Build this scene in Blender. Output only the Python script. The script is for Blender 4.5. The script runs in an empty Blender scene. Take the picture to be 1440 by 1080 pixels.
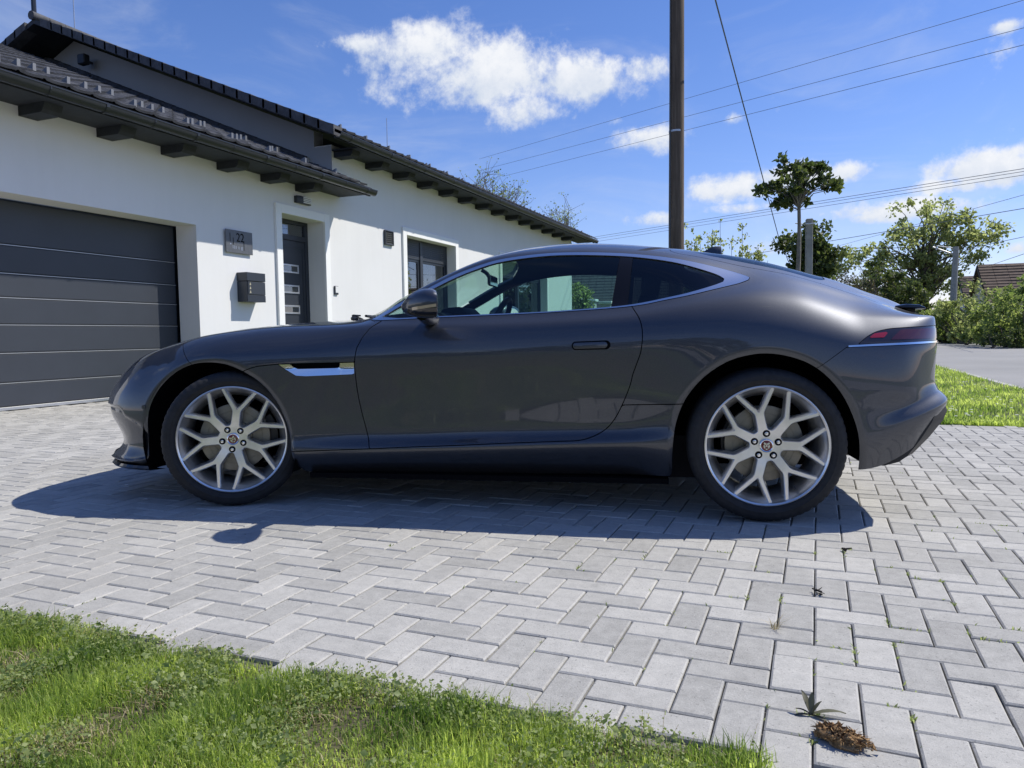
import bpy, bmesh, math, random
import numpy as np
from mathutils import Vector, Matrix
from mathutils.geometry import delaunay_2d_cdt
C = bpy.context.scene.collection
SC = bpy.context.scene
rnd = random.Random(7)
rad = math.radians

# ------------------------------------------------------------------ camera
CAM_H = 0.8503; CAM_F = 1051.73; CAM_P = 0.0656845; CAM_R = -0.0141782; CAM_A = 0.3783736
def _axes():
    cp, sp, cr, sr = math.cos(CAM_P), math.sin(CAM_P), math.cos(CAM_R), math.sin(CAM_R)
    fw = Vector((0, cp, -sp)); up = Vector((0, sp, cp)); rt = Vector((1, 0, 0))
    r2 = rt*cr + up*sr; u2 = -rt*sr + up*cr
    M = Matrix.Rotation(CAM_A, 3, 'Z')
    return M @ r2, M @ u2, M @ fw
_r, _u, _f = _axes()
cam_d = bpy.data.cameras.new('camera'); cam = bpy.data.objects.new('camera', cam_d); C.objects.link(cam)
cam.matrix_world = Matrix(((_r.x, _u.x, -_f.x, 0), (_r.y, _u.y, -_f.y, 0), (_r.z, _u.z, -_f.z, CAM_H), (0, 0, 0, 1)))
cam_d.sensor_fit = 'HORIZONTAL'; cam_d.sensor_width = 36; cam_d.lens = 36*CAM_F/1440
cam_d.clip_start = 0.05; cam_d.clip_end = 3000
SC.camera = cam
def ray(u, v):
    return (_r*((u-720)/CAM_F) - _u*((v-540)/CAM_F) + _f)
def at_dist(u, v, dist):                       # a point along a sight line at a horizontal distance
    d = ray(u, v); k = dist/math.hypot(d.x, d.y); return Vector((d.x*k, d.y*k, CAM_H+d.z*k))

# ------------------------------------------------------------------ sun, sky, exposure
SUN_EL = rad(49.8); SUN_AZ = rad(51.0)         # azimuth from +Y towards +X
SUN_DIR = Vector((math.cos(SUN_EL)*math.sin(SUN_AZ), math.cos(SUN_EL)*math.cos(SUN_AZ), math.sin(SUN_EL)))
sl = bpy.data.lights.new('sun', 'SUN'); sl.energy = 4.8; sl.angle = rad(0.53); sl.color = (1.0, 0.95, 0.85)
sun = bpy.data.objects.new('sun', sl); C.objects.link(sun)
sun.rotation_euler = (-SUN_DIR).to_track_quat('-Z', 'Y').to_euler()
SC.view_settings.view_transform = 'Standard'; SC.view_settings.look = 'None'
SC.view_settings.exposure = 0.12; SC.view_settings.gamma = 1.0
SC.cycles.max_bounces = 8; SC.cycles.transparent_max_bounces = 16; SC.cycles.glossy_bounces = 5
SC.cycles.use_denoising = True
SC.cycles.sample_clamp_indirect = 6.0

W = bpy.data.worlds.new('World'); SC.world = W; W.use_nodes = True
class NT:                                        # tiny node helper
    def __init__(s, nt): s.nt = nt
    def n(s, t, **kw):
        o = s.nt.nodes.new(t)
        for k, v in kw.items(): setattr(o, k, v)
        return o
    def set(s, sock, v):
        if hasattr(v, 'is_output') or isinstance(v, bpy.types.NodeSocket): s.nt.links.new(v, sock)
        else: sock.default_value = v
    def math(s, op, a, b=None, c=None, clamp=False):
        o = s.n('ShaderNodeMath', operation=op, use_clamp=clamp); s.set(o.inputs[0], a)
        if b is not None: s.set(o.inputs[1], b)
        if c is not None: s.set(o.inputs[2], c)
        return o.outputs[0]
    def vmath(s, op, a, b=None, out=0):
        o = s.n('ShaderNodeVectorMath', operation=op); s.set(o.inputs[0], a)
        if b is not None:
            s.set(o.inputs[3] if op == 'SCALE' else o.inputs[1], b)
        return o.outputs[out]
    def noise(s, vec, scale, detail=4, rough=0.55, out='Fac', dist=0.0):
        o = s.n('ShaderNodeTexNoise'); s.nt.links.new(vec, o.inputs['Vector'])
        o.inputs['Scale'].default_value = scale; o.inputs['Detail'].default_value = detail
        o.inputs['Roughness'].default_value = rough; o.inputs['Distortion'].default_value = dist
        return o.outputs[out]
    def ramp(s, fac, stops):
        o = s.n('ShaderNodeValToRGB'); s.nt.links.new(fac, o.inputs[0]); e = o.color_ramp.elements
        while len(e) > 1: e.remove(e[0])
        e[0].position = stops[0][0]; e[0].color = (*stops[0][1], 1) if len(stops[0][1]) == 3 else stops[0][1]
        for p, c in stops[1:]:
            q = e.new(p); q.color = (*c, 1) if len(c) == 3 else c
        return o.outputs[0]
    def mix(s, fac, a, b, blend='MIX'):
        o = s.n('ShaderNodeMix', data_type='RGBA', blend_type=blend)
        s.set(o.inputs[0], fac); s.set(o.inputs[6], a if not isinstance(a, tuple) else (*a[:3], 1)); s.set(o.inputs[7], b if not isinstance(b, tuple) else (*b[:3], 1))
        return o.outputs[2]
    def smooth(s, x, a, b):
        o = s.n('ShaderNodeMapRange', interpolation_type='SMOOTHSTEP'); s.set(o.inputs[0], x)
        s.set(o.inputs[1], a); s.set(o.inputs[2], b); s.set(o.inputs[3], 0.0); s.set(o.inputs[4], 1.0)
        return o.outputs[0]

def build_world():
    nt = W.node_tree; nt.nodes.clear(); N = NT(nt)
    out = N.n('ShaderNodeOutputWorld'); bg = N.n('ShaderNodeBackground')
    sky = N.n('ShaderNodeTexSky', sky_type='NISHITA'); sky.sun_disc = False
    sky.sun_elevation = SUN_EL; sky.sun_rotation = SUN_AZ
    sky.altitude = 100; sky.air_density = 1.0; sky.dust_density = 0.15; sky.ozone_density = 3.0
    geo = N.n('ShaderNodeNewGeometry')
    d = N.vmath('SCALE', geo.outputs['Incoming'], -1.0)
    hsv = N.n('ShaderNodeHueSaturation'); hsv.inputs['Saturation'].default_value = 1.18; hsv.inputs['Value'].default_value = 1.0
    nt.links.new(sky.outputs[0], hsv.inputs['Color'])
    col = N.mix(1.0, hsv.outputs[0], (1.05, .93, 1.16), 'MULTIPLY')
    sep = N.n('ShaderNodeSeparateXYZ'); nt.links.new(d, sep.inputs[0])
    # cumulus: noise carved out of soft ellipses laid on the sky, each given by its bearing and size
    base = N.noise(d, 7.0, 10, 0.62, dist=0.35); fine = N.noise(d, 26.0, 8, 0.66)
    nz = N.math('ADD', N.math('MULTIPLY', base, 0.62), N.math('MULTIPLY', fine, 0.38))
    total = None; shade = None
    for (u, v, a, b, gain) in CLOUDS:
        c = ray(u, v).normalized(); r = Vector((c.y, -c.x, 0)).normalized(); up = r.cross(c)
        dx = N.math('MULTIPLY', N.vmath('DOT_PRODUCT', d, tuple(r), out=1), CAM_F/a)
        dy = N.math('MULTIPLY', N.math('SUBTRACT', N.vmath('DOT_PRODUCT', d, tuple(up), out=1), 0.0), CAM_F/b)
        fr = N.math('GREATER_THAN', N.vmath('DOT_PRODUCT', d, tuple(c), out=1), 0.3)
        q = N.math('ADD', N.math('MULTIPLY', dx, dx), N.math('MULTIPLY', dy, dy))
        m = N.math('MULTIPLY', N.math('MULTIPLY', N.math('POWER', 2.718, N.math('MULTIPLY', q, -1.0)), fr), gain)
        total = m if total is None else N.math('MAXIMUM', total, m)
        sh = N.math('MULTIPLY', m, N.math('MULTIPLY_ADD', dy, 0.5, 0.5))
        shade = sh if shade is None else N.math('MAXIMUM', shade, sh)
    # thin fair-weather cloud all round
    amb = N.math('MULTIPLY', N.smooth(N.noise(N.vmath('MULTIPLY', d, (1.0, 1.0, 2.6)), 2.3, 3, 0.5), 0.52, 0.72), 0.42)
    amb = N.math('MULTIPLY', amb, N.smooth(sep.outputs[2], 0.03, 0.12))
    total = N.math('MAXIMUM', total, amb)
    dens = N.math('ADD', total, N.math('MULTIPLY', N.math('SUBTRACT', nz, 0.5), 3.1))
    alpha = N.math('MULTIPLY', N.smooth(dens, 0.38, 0.92), 0.97)
    wisps = N.math('MULTIPLY', N.smooth(N.noise(N.vmath('MULTIPLY', d, (1.0, 1.0, 3.4)), 3.1, 7, 0.62, dist=0.9), 0.46, 0.80), 0.30)
    alpha = N.math('MAXIMUM', alpha, wisps)
    lit = N.math('ADD', N.math('MULTIPLY', N.smooth(shade, 0.1, 0.75), 0.6), N.math('MULTIPLY', N.smooth(fine, 0.35, 0.65), 0.4))
    ccol = N.mix(lit, (4.9, 5.5, 6.5), (7.6, 7.65, 7.8))
    # pale low air towards the horizon
    fin = N.mix(alpha, col, ccol)
    nt.links.new(fin, bg.inputs['Color']); bg.inputs['Strength'].default_value = SKY_STRENGTH
    nt.links.new(bg.outputs[0], out.inputs[0])
SKY_STRENGTH = 0.118
CLOUDS = [(595, 70, 112, 44, 1.0), (690, 105, 145, 56, 1.02), (820, 110, 110, 44, 1.0), (745, 155, 70, 34, .9), (510, 62, 62, 18, 0.95), (900, 95, 50, 28, 0.9),
          (905, 195, 70, 22, 0.85), (1030, 168, 22, 12, 0.7), (960, 186, 40, 14, 0.65), (1030, 266, 75, 28, 1.0), (1110, 248, 75, 22, 0.95), (1190, 240, 50, 18, 0.85), (1040, 292, 80, 12, .8),
          (1280, 295, 95, 20, 1.1), (1225, 305, 45, 14, 0.9), (1400, 236, 75, 26, 1.15), (1335, 262, 60, 16, 0.9), (1430, 215, 30, 14, .9), (920, 308, 50, 14, 0.7), (1090, 345, 60, 22, 0.75),
          (1415, 38, 16, 10, 0.8), (1430, 350, 14, 8, 0.7), (860, 172, 26, 10, 0.55)]
build_world()
# ------------------------------------------------------------------ materials
MATS = {}
def mat(name, base, rough=0.5, metal=0.0, coat=0.0, coat_rough=0.03, spec=0.5, build=None):
    m = bpy.data.materials.new(name); m.use_nodes = True; nt = m.node_tree
    b = nt.nodes['Principled BSDF']
    b.inputs['Base Color'].default_value = (*base, 1); b.inputs['Roughness'].default_value = rough
    b.inputs['Metallic'].default_value = metal; b.inputs['Coat Weight'].default_value = coat
    b.inputs['Coat Roughness'].default_value = coat_rough; b.inputs['Specular IOR Level'].default_value = spec
    if build: build(NT(nt), b)
    MATS[name] = m; return m
def coords(N, which='Object'):
    return N.n('ShaderNodeTexCoord').outputs[which]
def world_pos(N):
    return N.n('ShaderNodeNewGeometry').outputs['Position']
def vary(base, amt=0.15, scale=6.0, bump=0.0, bscale=60.0, detail=5, rough_var=0.0, tint=None, where='pos', bdist=0.002):
    def f(N, b):
        p = world_pos(N) if where == 'pos' else coords(N)
        n = N.noise(p, scale, detail, 0.6)
        lo = tuple(c*(1-amt) for c in base); hi = tuple(c*(1+amt) for c in (tint or base))
        N.nt.links.new(N.ramp(n, [(0.3, lo), (0.7, hi)]), b.inputs['Base Color'])
        if rough_var:
            r0 = b.inputs['Roughness'].default_value
            N.nt.links.new(N.math('MULTIPLY_ADD', N.noise(p, scale*3, 3), rough_var, r0-rough_var/2), b.inputs['Roughness'])
        if bump:
            bp = N.n('ShaderNodeBump'); bp.inputs['Strength'].default_value = bump; bp.inputs['Distance'].default_value = bdist
            N.nt.links.new(N.noise(p, bscale, 4, 0.6), bp.inputs['Height']); N.nt.links.new(bp.outputs[0], b.inputs['Normal'])
    return f
def paint_build(N, b):
    p = coords(N)
    v = N.n('ShaderNodeTexVoronoi'); v.inputs['Scale'].default_value = 900; N.nt.links.new(p, v.inputs['Vector'])
    c = N.mix(v.outputs['Color'], (0.056, 0.061, 0.073), (0.096, 0.100, 0.114))
    N.nt.links.new(c, b.inputs['Base Color'])
    dust = N.noise(p, 9, 6, 0.7); spots = N.smooth(N.noise(p, 70, 3, 0.5), 0.66, 0.75)
    r = N.math('ADD', N.math('MULTIPLY', dust, 0.05), N.math('MULTIPLY', spots, 0.10)); N.nt.links.new(r, b.inputs['Coat Roughness'])
mat('car_paint', (0.06, 0.06, 0.065), 0.50, 0.92, 1.0, 0.015, build=paint_build)
mat('gloss_black', (0.008, 0.008, 0.01), 0.06, 0, 0.6)
mat('pillar_black', (0.006, 0.006, 0.008), 0.25, 0, 0.0, spec=0.3)
mat('black_plastic', (0.012, 0.012, 0.013), 0.55)
mat('black_void', (0.004, 0.004, 0.005), 0.9, spec=0.1)
mat('interior', (0.010, 0.010, 0.012), 0.7, spec=0.2)
mat('leather', (0.016, 0.016, 0.018), 0.5)
mat('chrome', (0.80, 0.81, 0.84), 0.10, 1.0)
mat('satin_chrome', (0.72, 0.73, 0.76), 0.22, 1.0)
mat('alloy', (0.80, 0.79, 0.77), 0.30, 0.9, 0.3, 0.08, build=vary((0.80, 0.79, 0.77), 0.06, 30, where='obj'))
mat('rubber', (0.014, 0.014, 0.015), 0.72, build=vary((0.015, 0.015, 0.016), 0.35, 25, 0.3, 160, rough_var=0.15, where='obj'))
mat('disc_iron', (0.24, 0.225, 0.19), 0.42, 0.8, build=vary((0.24, 0.225, 0.19), 0.2, 14, where='obj'))
mat('caliper', (0.02, 0.02, 0.022), 0.4)
mat('red_enamel', (0.16, 0.012, 0.012), 0.2, 0, 0.5)
mat('lamp_smoke', (0.020, 0.014, 0.016), 0.08, 0, 1.0)
mat('lamp_red', (0.30, 0.014, 0.028), 0.12, 0, 1.0)
mat('lamp_dark_red', (0.06, 0.010, 0.014), 0.12, 0, 1.0)
mat('lamp_amber', (0.50, 0.42, 0.30), 0.12, 0.3, 1.0)
def glass(name, tint, ior=1.5, rough=0.0, base=0.0):
    m = bpy.data.materials.new(name); m.use_nodes = True; N = NT(m.node_tree); m.node_tree.nodes.clear()
    o = N.n('ShaderNodeOutputMaterial'); t = N.n('ShaderNodeBsdfTransparent'); g = N.n('ShaderNodeBsdfGlossy'); x = N.n('ShaderNodeMixShader')
    t.inputs[0].default_value = (*tint, 1); g.inputs['Roughness'].default_value = rough
    lw = N.n('ShaderNodeLayerWeight'); lw.inputs[0].default_value = .5   # Schlick's law, the same from both sides of a thin pane
    fac = N.math('MULTIPLY_ADD', N.math('POWER', lw.outputs['Facing'], 5.0), .92, ((ior-1)/(ior+1))**2*1.6+base, clamp=True)
    N.nt.links.new(fac, x.inputs[0]); N.nt.links.new(t.outputs[0], x.inputs[1]); N.nt.links.new(g.outputs[0], x.inputs[2]); N.nt.links.new(x.outputs[0], o.inputs[0])
    MATS[name] = m; return m
glass('car_glass', (0.56, 0.76, 0.72)); glass('screen_glass', (0.72, 0.86, 0.82)); glass('dark_glass', (0.22, 0.28, 0.28))
glass('house_glass', (0.55, 0.60, 0.62), 1.6, 0.0, 0.12); glass('lamp_glass', (0.7, 0.72, 0.75))

# ------------------------------------------------------------------ objects
def tag(o, label=None, cat=None, group=None, kind=None):
    if label: o['label'] = label
    if cat: o['category'] = cat
    if group: o['group'] = group
    if kind: o['kind'] = kind
    return o
def empty(name, loc=(0, 0, 0), rz=0, label=None, cat=None, group=None, kind=None):
    o = bpy.data.objects.new(name, None); C.objects.link(o); o.location = loc; o.rotation_euler = (0, 0, rz)
    o.empty_display_size = 0.2
    return tag(o, label, cat, group, kind)
def link(name, me, m=None, parent=None, smooth=False):
    if m is not None and not me.materials:
        for k in (m if isinstance(m, (list, tuple)) else [m]): me.materials.append(MATS[k] if isinstance(k, str) else k)
    o = bpy.data.objects.new(name, me); C.objects.link(o)
    if parent is not None: o.parent = parent
    if smooth: me.shade_smooth()
    return o
def mesh_np(name, V, F):
    me = bpy.data.meshes.new(name); V = np.asarray(V, float)
    if isinstance(F, np.ndarray):
        n, k = F.shape
        me.vertices.add(len(V)); me.vertices.foreach_set('co', V.astype(np.float32).ravel())
        me.loops.add(n*k); me.loops.foreach_set('vertex_index', F.astype(np.int32).ravel())
        me.polygons.add(n); me.polygons.foreach_set('loop_start', np.arange(0, n*k, k, dtype=np.int32))
        me.update(calc_edges=True); me.validate()
    else:
        me.from_pydata(V.tolist(), [], F); me.update()
    return me
class MB:                                        # collects simple solids into ONE mesh
    def __init__(s): s.v = []; s.f = []; s.mi = []; s.cur = 0
    def add(s, v, f):
        n = len(s.v); s.v += [tuple(p) for p in v]; s.f += [tuple(i+n for i in q) for q in f]; s.mi += [s.cur]*len(f); return s
    def box(s, a, b, M=None):
        x0, y0, z0 = a; x1, y1, z1 = b
        v = [(x0, y0, z0), (x1, y0, z0), (x1, y1, z0), (x0, y1, z0), (x0, y0, z1), (x1, y0, z1), (x1, y1, z1), (x0, y1, z1)]
        if M is not None: v = [tuple(M @ Vector(p)) for p in v]
        return s.add(v, [(3, 2, 1, 0), (4, 5, 6, 7), (0, 1, 5, 4), (1, 2, 6, 5), (2, 3, 7, 6), (3, 0, 4, 7)])
    def bevbox(s, a, b, r=0.004, M=None):          # box with its twelve edges bevelled
        x0, y0, z0 = a; x1, y1, z1 = b; V = []; idx = {}
        for ix, x in enumerate((x0, x1)):
            for iy, y in enumerate((y0, y1)):
                for iz, z in enumerate((z0, z1)):
                    sx, sy, sz = (1, -1)[ix], (1, -1)[iy], (1, -1)[iz]
                    for ax in range(3):
                        p = [x+sx*r, y+sy*r, z+sz*r]; p[ax] = (x, y, z)[ax]
                        idx[ix, iy, iz, ax] = len(V); V.append(tuple(p))
        F = []
        for ax in range(3):
            o1, o2 = (ax+1) % 3, (ax+2) % 3
            for sd in (0, 1):
                q = []
                for (p1, p2) in ((0, 0), (1, 0), (1, 1), (0, 1)):
                    k = [0, 0, 0]; k[ax] = sd; k[o1] = p1; k[o2] = p2; q.append(idx[(*k, ax)])
                F.append(tuple(q if sd else q[::-1]))
            for p1 in (0, 1):
                for p2 in (0, 1):
                    k0 = [0, 0, 0]; k0[o1] = p1; k0[o2] = p2; k1 = list(k0); k1[ax] = 1
                    F.append((idx[(*k0, o1)], idx[(*k1, o1)], idx[(*k1, o2)], idx[(*k0, o2)]))
        for k in [(a_, b_, c_) for a_ in (0, 1) for b_ in (0, 1) for c_ in (0, 1)]:
            F.append(tuple(idx[(*k, ax)] for ax in range(3)))
        if M is not None: V = [tuple(M @ Vector(p)) for p in V]
        return s.add(V, F)
    def tube(s, pts, r, n=8, caps=True):
        pts = [Vector(p) for p in pts]; R = r if isinstance(r, (list, tuple)) else [r]*len(pts); v = []; f = []
        px = None
        for i, p in enumerate(pts):
            t = (pts[min(i+1, len(pts)-1)]-pts[max(i-1, 0)]).normalized()
            if px is None: px = t.orthogonal().normalized()
            px = (px - t*px.dot(t)); px = px.normalized() if px.length > 1e-6 else t.orthogonal().normalized()
            py = t.cross(px)
            for k in range(n):
                a = 2*math.pi*k/n; v.append(p + (px*math.cos(a)+py*math.sin(a))*R[i])
        for i in range(len(pts)-1):
            for k in range(n):
                a, b = i*n+k, i*n+(k+1) % n; f.append((a, b, b+n, a+n))
        if caps: f += [tuple(range(n))[::-1], tuple(range((len(pts)-1)*n, len(pts)*n))]
        return s.add(v, f)
    def lathe(s, prof, n=48, axis='Z', M=None, close=False):   # prof: (r, h)
        v = []; f = []; m = len(prof)
        for i in range(n):
            a = 2*math.pi*i/n; c, d = math.cos(a), math.sin(a)
            for (r, h) in prof:
                v.append((r*c, r*d, h) if axis == 'Z' else (r*c, h, r*d))
        for i in range(n):
            j = (i+1) % n
            for k in range(m if close else m-1):
                k2 = (k+1) % m; f.append((i*m+k, j*m+k, j*m+k2, i*m+k2))
        if M is not None: v = [tuple(M @ Vector(p)) for p in v]
        return s.add(v, f)
    def prism(s, poly, z0, z1, M=None):           # polygon (x, y) raised from z0 to z1
        n = len(poly); v = [(x, y, z0) for x, y in poly]+[(x, y, z1) for x, y in poly]
        if M is not None: v = [tuple(M @ Vector(p)) for p in v]
        return s.add(v, [tuple(range(n))[::-1], tuple(range(n, 2*n))]+[(i, (i+1) % n, (i+1) % n+n, i+n) for i in range(n)])
    def build(s, name, m, parent=None, smooth=None, recalc=True, bevel=0.0):
        me = bpy.data.meshes.new(name); me.from_pydata(s.v, [], s.f); me.update()
        ms = m if isinstance(m, (list, tuple)) else [m]
        for k in ms: me.materials.append(MATS[k])
        if len(ms) > 1: me.polygons.foreach_set('material_index', s.mi)
        if recalc or bevel:
            bm = bmesh.new(); bm.from_mesh(me)
            if bevel:
                bmesh.ops.remove_doubles(bm, verts=bm.verts, dist=1e-5)
                bmesh.ops.bevel(bm, geom=[e for e in bm.edges if e.is_manifold and e.calc_face_angle(0) > 0.6], offset=bevel, segments=2, affect='EDGES', profile=0.5)
            bmesh.ops.recalc_face_normals(bm, faces=bm.faces); bm.to_mesh(me); bm.free()
        o = link(name, me, None, parent)
        if smooth is not None:
            me.shade_smooth()
            me.set_sharp_from_angle(angle=rad(smooth))
        return o
def copy_obj(o, parent=None, loc=None):
    c = o.copy(); C.objects.link(c)
    if parent is not None: c.parent = parent
    if loc is not None: c.location = loc
    return c
# ------------------------------------------------------------------ the car: a surface net cut into panels
def pchip(xk, yk, x):
    xk = np.asarray(xk, float); yk = np.asarray(yk, float); x = np.asarray(x, float)
    h = np.diff(xk); d = np.diff(yk)/h; m = np.zeros_like(yk)
    for i in range(1, len(xk)-1):
        if d[i-1]*d[i] > 0:
            w1, w2 = 2*h[i]+h[i-1], h[i]+2*h[i-1]; m[i] = (w1+w2)/(w1/d[i-1]+w2/d[i])
    m[0], m[-1] = d[0], d[-1]
    i = np.clip(np.searchsorted(xk, x)-1, 0, len(h)-1); t = np.clip((x-xk[i])/h[i], 0, 1)
    return ((2*t**3-3*t**2+1)*yk[i]+(t**3-2*t**2+t)*h[i]*m[i]+(-2*t**3+3*t**2)*yk[i+1]+(t**3-t**2)*h[i]*m[i+1])
def T(d): return sorted(d.items())
def tab(pairs, s):
    a = np.array(sorted(pairs)); return pchip(a[:, 0], a[:, 1], s)
# width (y) and height (z) of ten lines along the body against the distance s behind the front axle
LY = [
 [(-.42,.86),(0,.84),(.4,.81),(1,.795),(2.0,.80),(2.2,.855),(2.6,.90),(3.05,.890),(3.2,.868)],
 [(-.42,.895),(0,.905),(.36,.910),(.8,.922),(1.5,.928),(2.0,.930),(2.25,.93),(2.6,.945),(3.0,.935),(3.2,.918)],
 [(-.42,.890),(0,.900),(.36,.893),(.8,.883),(1.2,.879),(1.6,.878),(2.0,.889),(2.25,.92),(2.6,.95),(3.0,.938),(3.2,.898)],
 [(-.42,.902),(-.25,.915),(0,.916),(.36,.903),(.8,.895),(1.5,.895),(2.0,.908),(2.3,.938),(2.6,.957),(2.9,.952),(3.05,.938),(3.2,.908)],
 [(-.42,.885),(-.25,.905),(0,.916),(.36,.914),(.8,.912),(1.5,.914),(2.0,.922),(2.3,.938),(2.6,.950),(2.9,.940),(3.05,.922),(3.2,.895)],
 [(-.42,.735),(-.25,.745),(0,.755),(.2,.765),(.36,.78),(.5,.80),(.65,.83),(.8,.858),(1.1,.878),(1.5,.885),(2.0,.890),(2.3,.885),(2.6,.865),(2.9,.84),(3.05,.83),(3.2,.80)],
 [(-.42,.60),(0,.60),(.36,.63),(.5,.665),(.65,.735),(.8,.80),(1.1,.815),(1.5,.82),(2.0,.825),(2.3,.80),(2.54,.725),(2.75,.68),(2.9,.66),(3.05,.64),(3.2,.62)],
 [(-.42,.45),(0,.45),(.36,.47),(.5,.53),(.65,.665),(.8,.715),(1.0,.68),(1.3,.62),(1.6,.595),(2.0,.595),(2.3,.60),(2.58,.60),(2.75,.58),(2.9,.56),(3.2,.52)],
 [(-.42,.235),(0,.235),(.36,.26),(.5,.33),(.65,.42),(.8,.45),(1.1,.40),(1.4,.36),(1.8,.34),(2.6,.34),(3.2,.29)],
 [(-.42,0),(3.2,0)]]
LZ = [
 [(-.42,.188),(-.2,.18),(0,.17),(.4,.17),(2.2,.185),(2.6,.20),(3.04,.237),(3.1,.248),(3.2,.298)],
 [(-.42,.235),(0,.265),(.36,.280),(.77,.298),(1.2,.315),(1.7,.336),(2.0,.345),(2.25,.35),(2.6,.36),(3.05,.40),(3.2,.452)],
 [(-.42,.31),(0,.375),(.36,.365),(.8,.365),(1.5,.385),(2.0,.402),(2.25,.44),(2.6,.48),(3.05,.485),(3.2,.515)],
 [(-.42,.46),(-.2,.52),(0,.56),(.36,.57),(.8,.58),(1.5,.60),(2.0,.61),(2.6,.65),(3.05,.62),(3.2,.60)],
 [(-.42,.60),(-.25,.69),(0,.745),(.36,.75),(.8,.755),(1.5,.765),(2.0,.79),(2.3,.815),(2.6,.82),(2.9,.79),(3.05,.77),(3.2,.76)],
 [(-.42,.812),(-.34,.834),(-.24,.860),(-.124,.878),(0,.890),(.123,.899),(.254,.904),(.5,.902),(.69,.899),(.8,.893),(1.1,.886),(1.5,.889),(2.0,.912),(2.3,.957),(2.6,.995),(2.75,.985),(2.9,.945),(3.05,.900),(3.2,.902)],
 [(-.42,.832),(-.2,.875),(0,.905),(.2,.92),(.36,.925),(.65,.925),(.8,.929),(1.1,.937),(1.5,.945),(1.9,.964),(2.1,.984),(2.3,1.022),(2.54,1.070),(2.65,1.078),(2.75,1.072),(2.9,1.03),(3.05,.985),(3.2,.955)],
 [(-.42,.835),(-.2,.88),(0,.912),(.2,.93),(.36,.938),(.65,.938),(.72,.945),(.84,1.003),(1.014,1.094),(1.128,1.150),(1.222,1.189),(1.348,1.228),(1.48,1.248),(1.63,1.259),(1.78,1.258),(1.956,1.248),(2.1,1.234),(2.24,1.214),(2.353,1.190),(2.466,1.160),(2.58,1.132),(2.75,1.113),(2.9,1.076),(3.05,1.028),(3.2,.978)],
 [(-.42,.835),(-.2,.885),(0,.918),(.2,.938),(.36,.946),(.48,.95),(.60,.965),(.8,1.055),(1.0,1.146),(1.2,1.236),(1.35,1.287),(1.5,1.316),(1.76,1.332),(1.95,1.322),(2.13,1.304),(2.25,1.288),(2.37,1.272),(2.49,1.256),(2.61,1.232),(2.756,1.195),(2.842,1.169),(2.92,1.146),(3.065,1.097),(3.2,1.042)],
 [(-.42,.835),(-.2,.885),(0,.918),(.2,.938),(.36,.948),(.45,.955),(.54,.975),(.7,1.045),(1.0,1.175),(1.2,1.258),(1.35,1.303),(1.5,1.330),(1.76,1.345),(1.95,1.336),(2.13,1.318),(2.3,1.298),(2.5,1.268),(2.76,1.207),(3.06,1.110),(3.2,1.054)]]
ROW_S = [-.42,-.25,-.1,.05,.2,.35,.5,.65,.8,.95,1.1,1.3,1.5,1.7,1.9,2.1,2.3,2.45,2.6,2.75,2.9,3.05,3.2]
NOSE = [  # from the middle of the nose back to the front wheel
 [(-.90,0,.185),(-.98,0,.222),(-.94,0,.30),(-1.0,0,.48),(-.985,0,.555),(-.945,0,.635),(-.93,0,.65),(-.925,0,.66),(-.92,0,.666),(-.92,0,.67)],
 [(-.89,.2,.185),(-.97,.25,.222),(-.93,.24,.30),(-.99,.27,.48),(-.97,.265,.56),(-.925,.23,.645),(-.905,.19,.67),(-.90,.15,.68),(-.90,.08,.685),(-.90,0,.69)],
 [(-.86,.38,.185),(-.965,.49,.222),(-.910,.47,.30),(-.955,.51,.48),(-.935,.50,.56),(-.88,.44,.665),(-.86,.37,.69),(-.855,.29,.70),(-.855,.15,.705),(-.86,0,.71)],
 [(-.80,.56,.185),(-.890,.675,.222),(-.834,.628,.30),(-.88,.675,.47),(-.86,.67,.56),(-.80,.59,.695),(-.785,.48,.725),(-.785,.37,.733),(-.79,.19,.737),(-.795,0,.737)],
 [(-.72,.70,.185),(-.760,.788,.222),(-.732,.742,.30),(-.76,.785,.46),(-.74,.775,.565),(-.68,.66,.742),(-.68,.55,.762),(-.69,.42,.766),(-.70,.21,.768),(-.71,0,.768)],
 [(-.58,.80,.185),(-.610,.870,.225),(-.610,.838,.30),(-.60,.862,.46),(-.585,.85,.575),(-.545,.71,.782),(-.55,.585,.797),(-.56,.44,.80),(-.57,.23,.80),(-.58,0,.80)]]
TAIL = [
 [(3.315,.825,.368),(3.352,.862,.500),(3.325,.845,.556),(3.312,.838,.615),(3.315,.836,.75),(3.325,.765,.905),(3.34,.58,.925),(3.345,.48,.94),(3.35,.28,.996),(3.355,0,1.006)],
 [(3.425,.70,.452),(3.452,.760,.530),(3.415,.745,.580),(3.402,.742,.630),(3.407,.742,.76),(3.412,.690,.905),(3.43,.52,.918),(3.44,.43,.925),(3.445,.25,.948),(3.45,0,.953)],
 [(3.478,.46,.485),(3.505,.500,.540),(3.466,.500,.588),(3.450,.51,.640),(3.460,.51,.77),(3.456,.49,.895),(3.47,.38,.905),(3.478,.3,.91),(3.485,.18,.918),(3.49,0,.92)],
 [(3.485,.22,.485),(3.522,.22,.545),(3.484,.22,.592),(3.468,.22,.645),(3.48,.22,.775),(3.475,.22,.88),(3.485,.18,.89),(3.49,.14,.895),(3.497,.08,.90),(3.5,0,.903)],
 [(3.49,0,.485),(3.525,0,.545),(3.487,0,.592),(3.472,0,.645),(3.485,0,.775),(3.48,0,.865),(3.487,0,.872),(3.492,0,.876),(3.497,0,.88),(3.5,0,.885)]]
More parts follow.
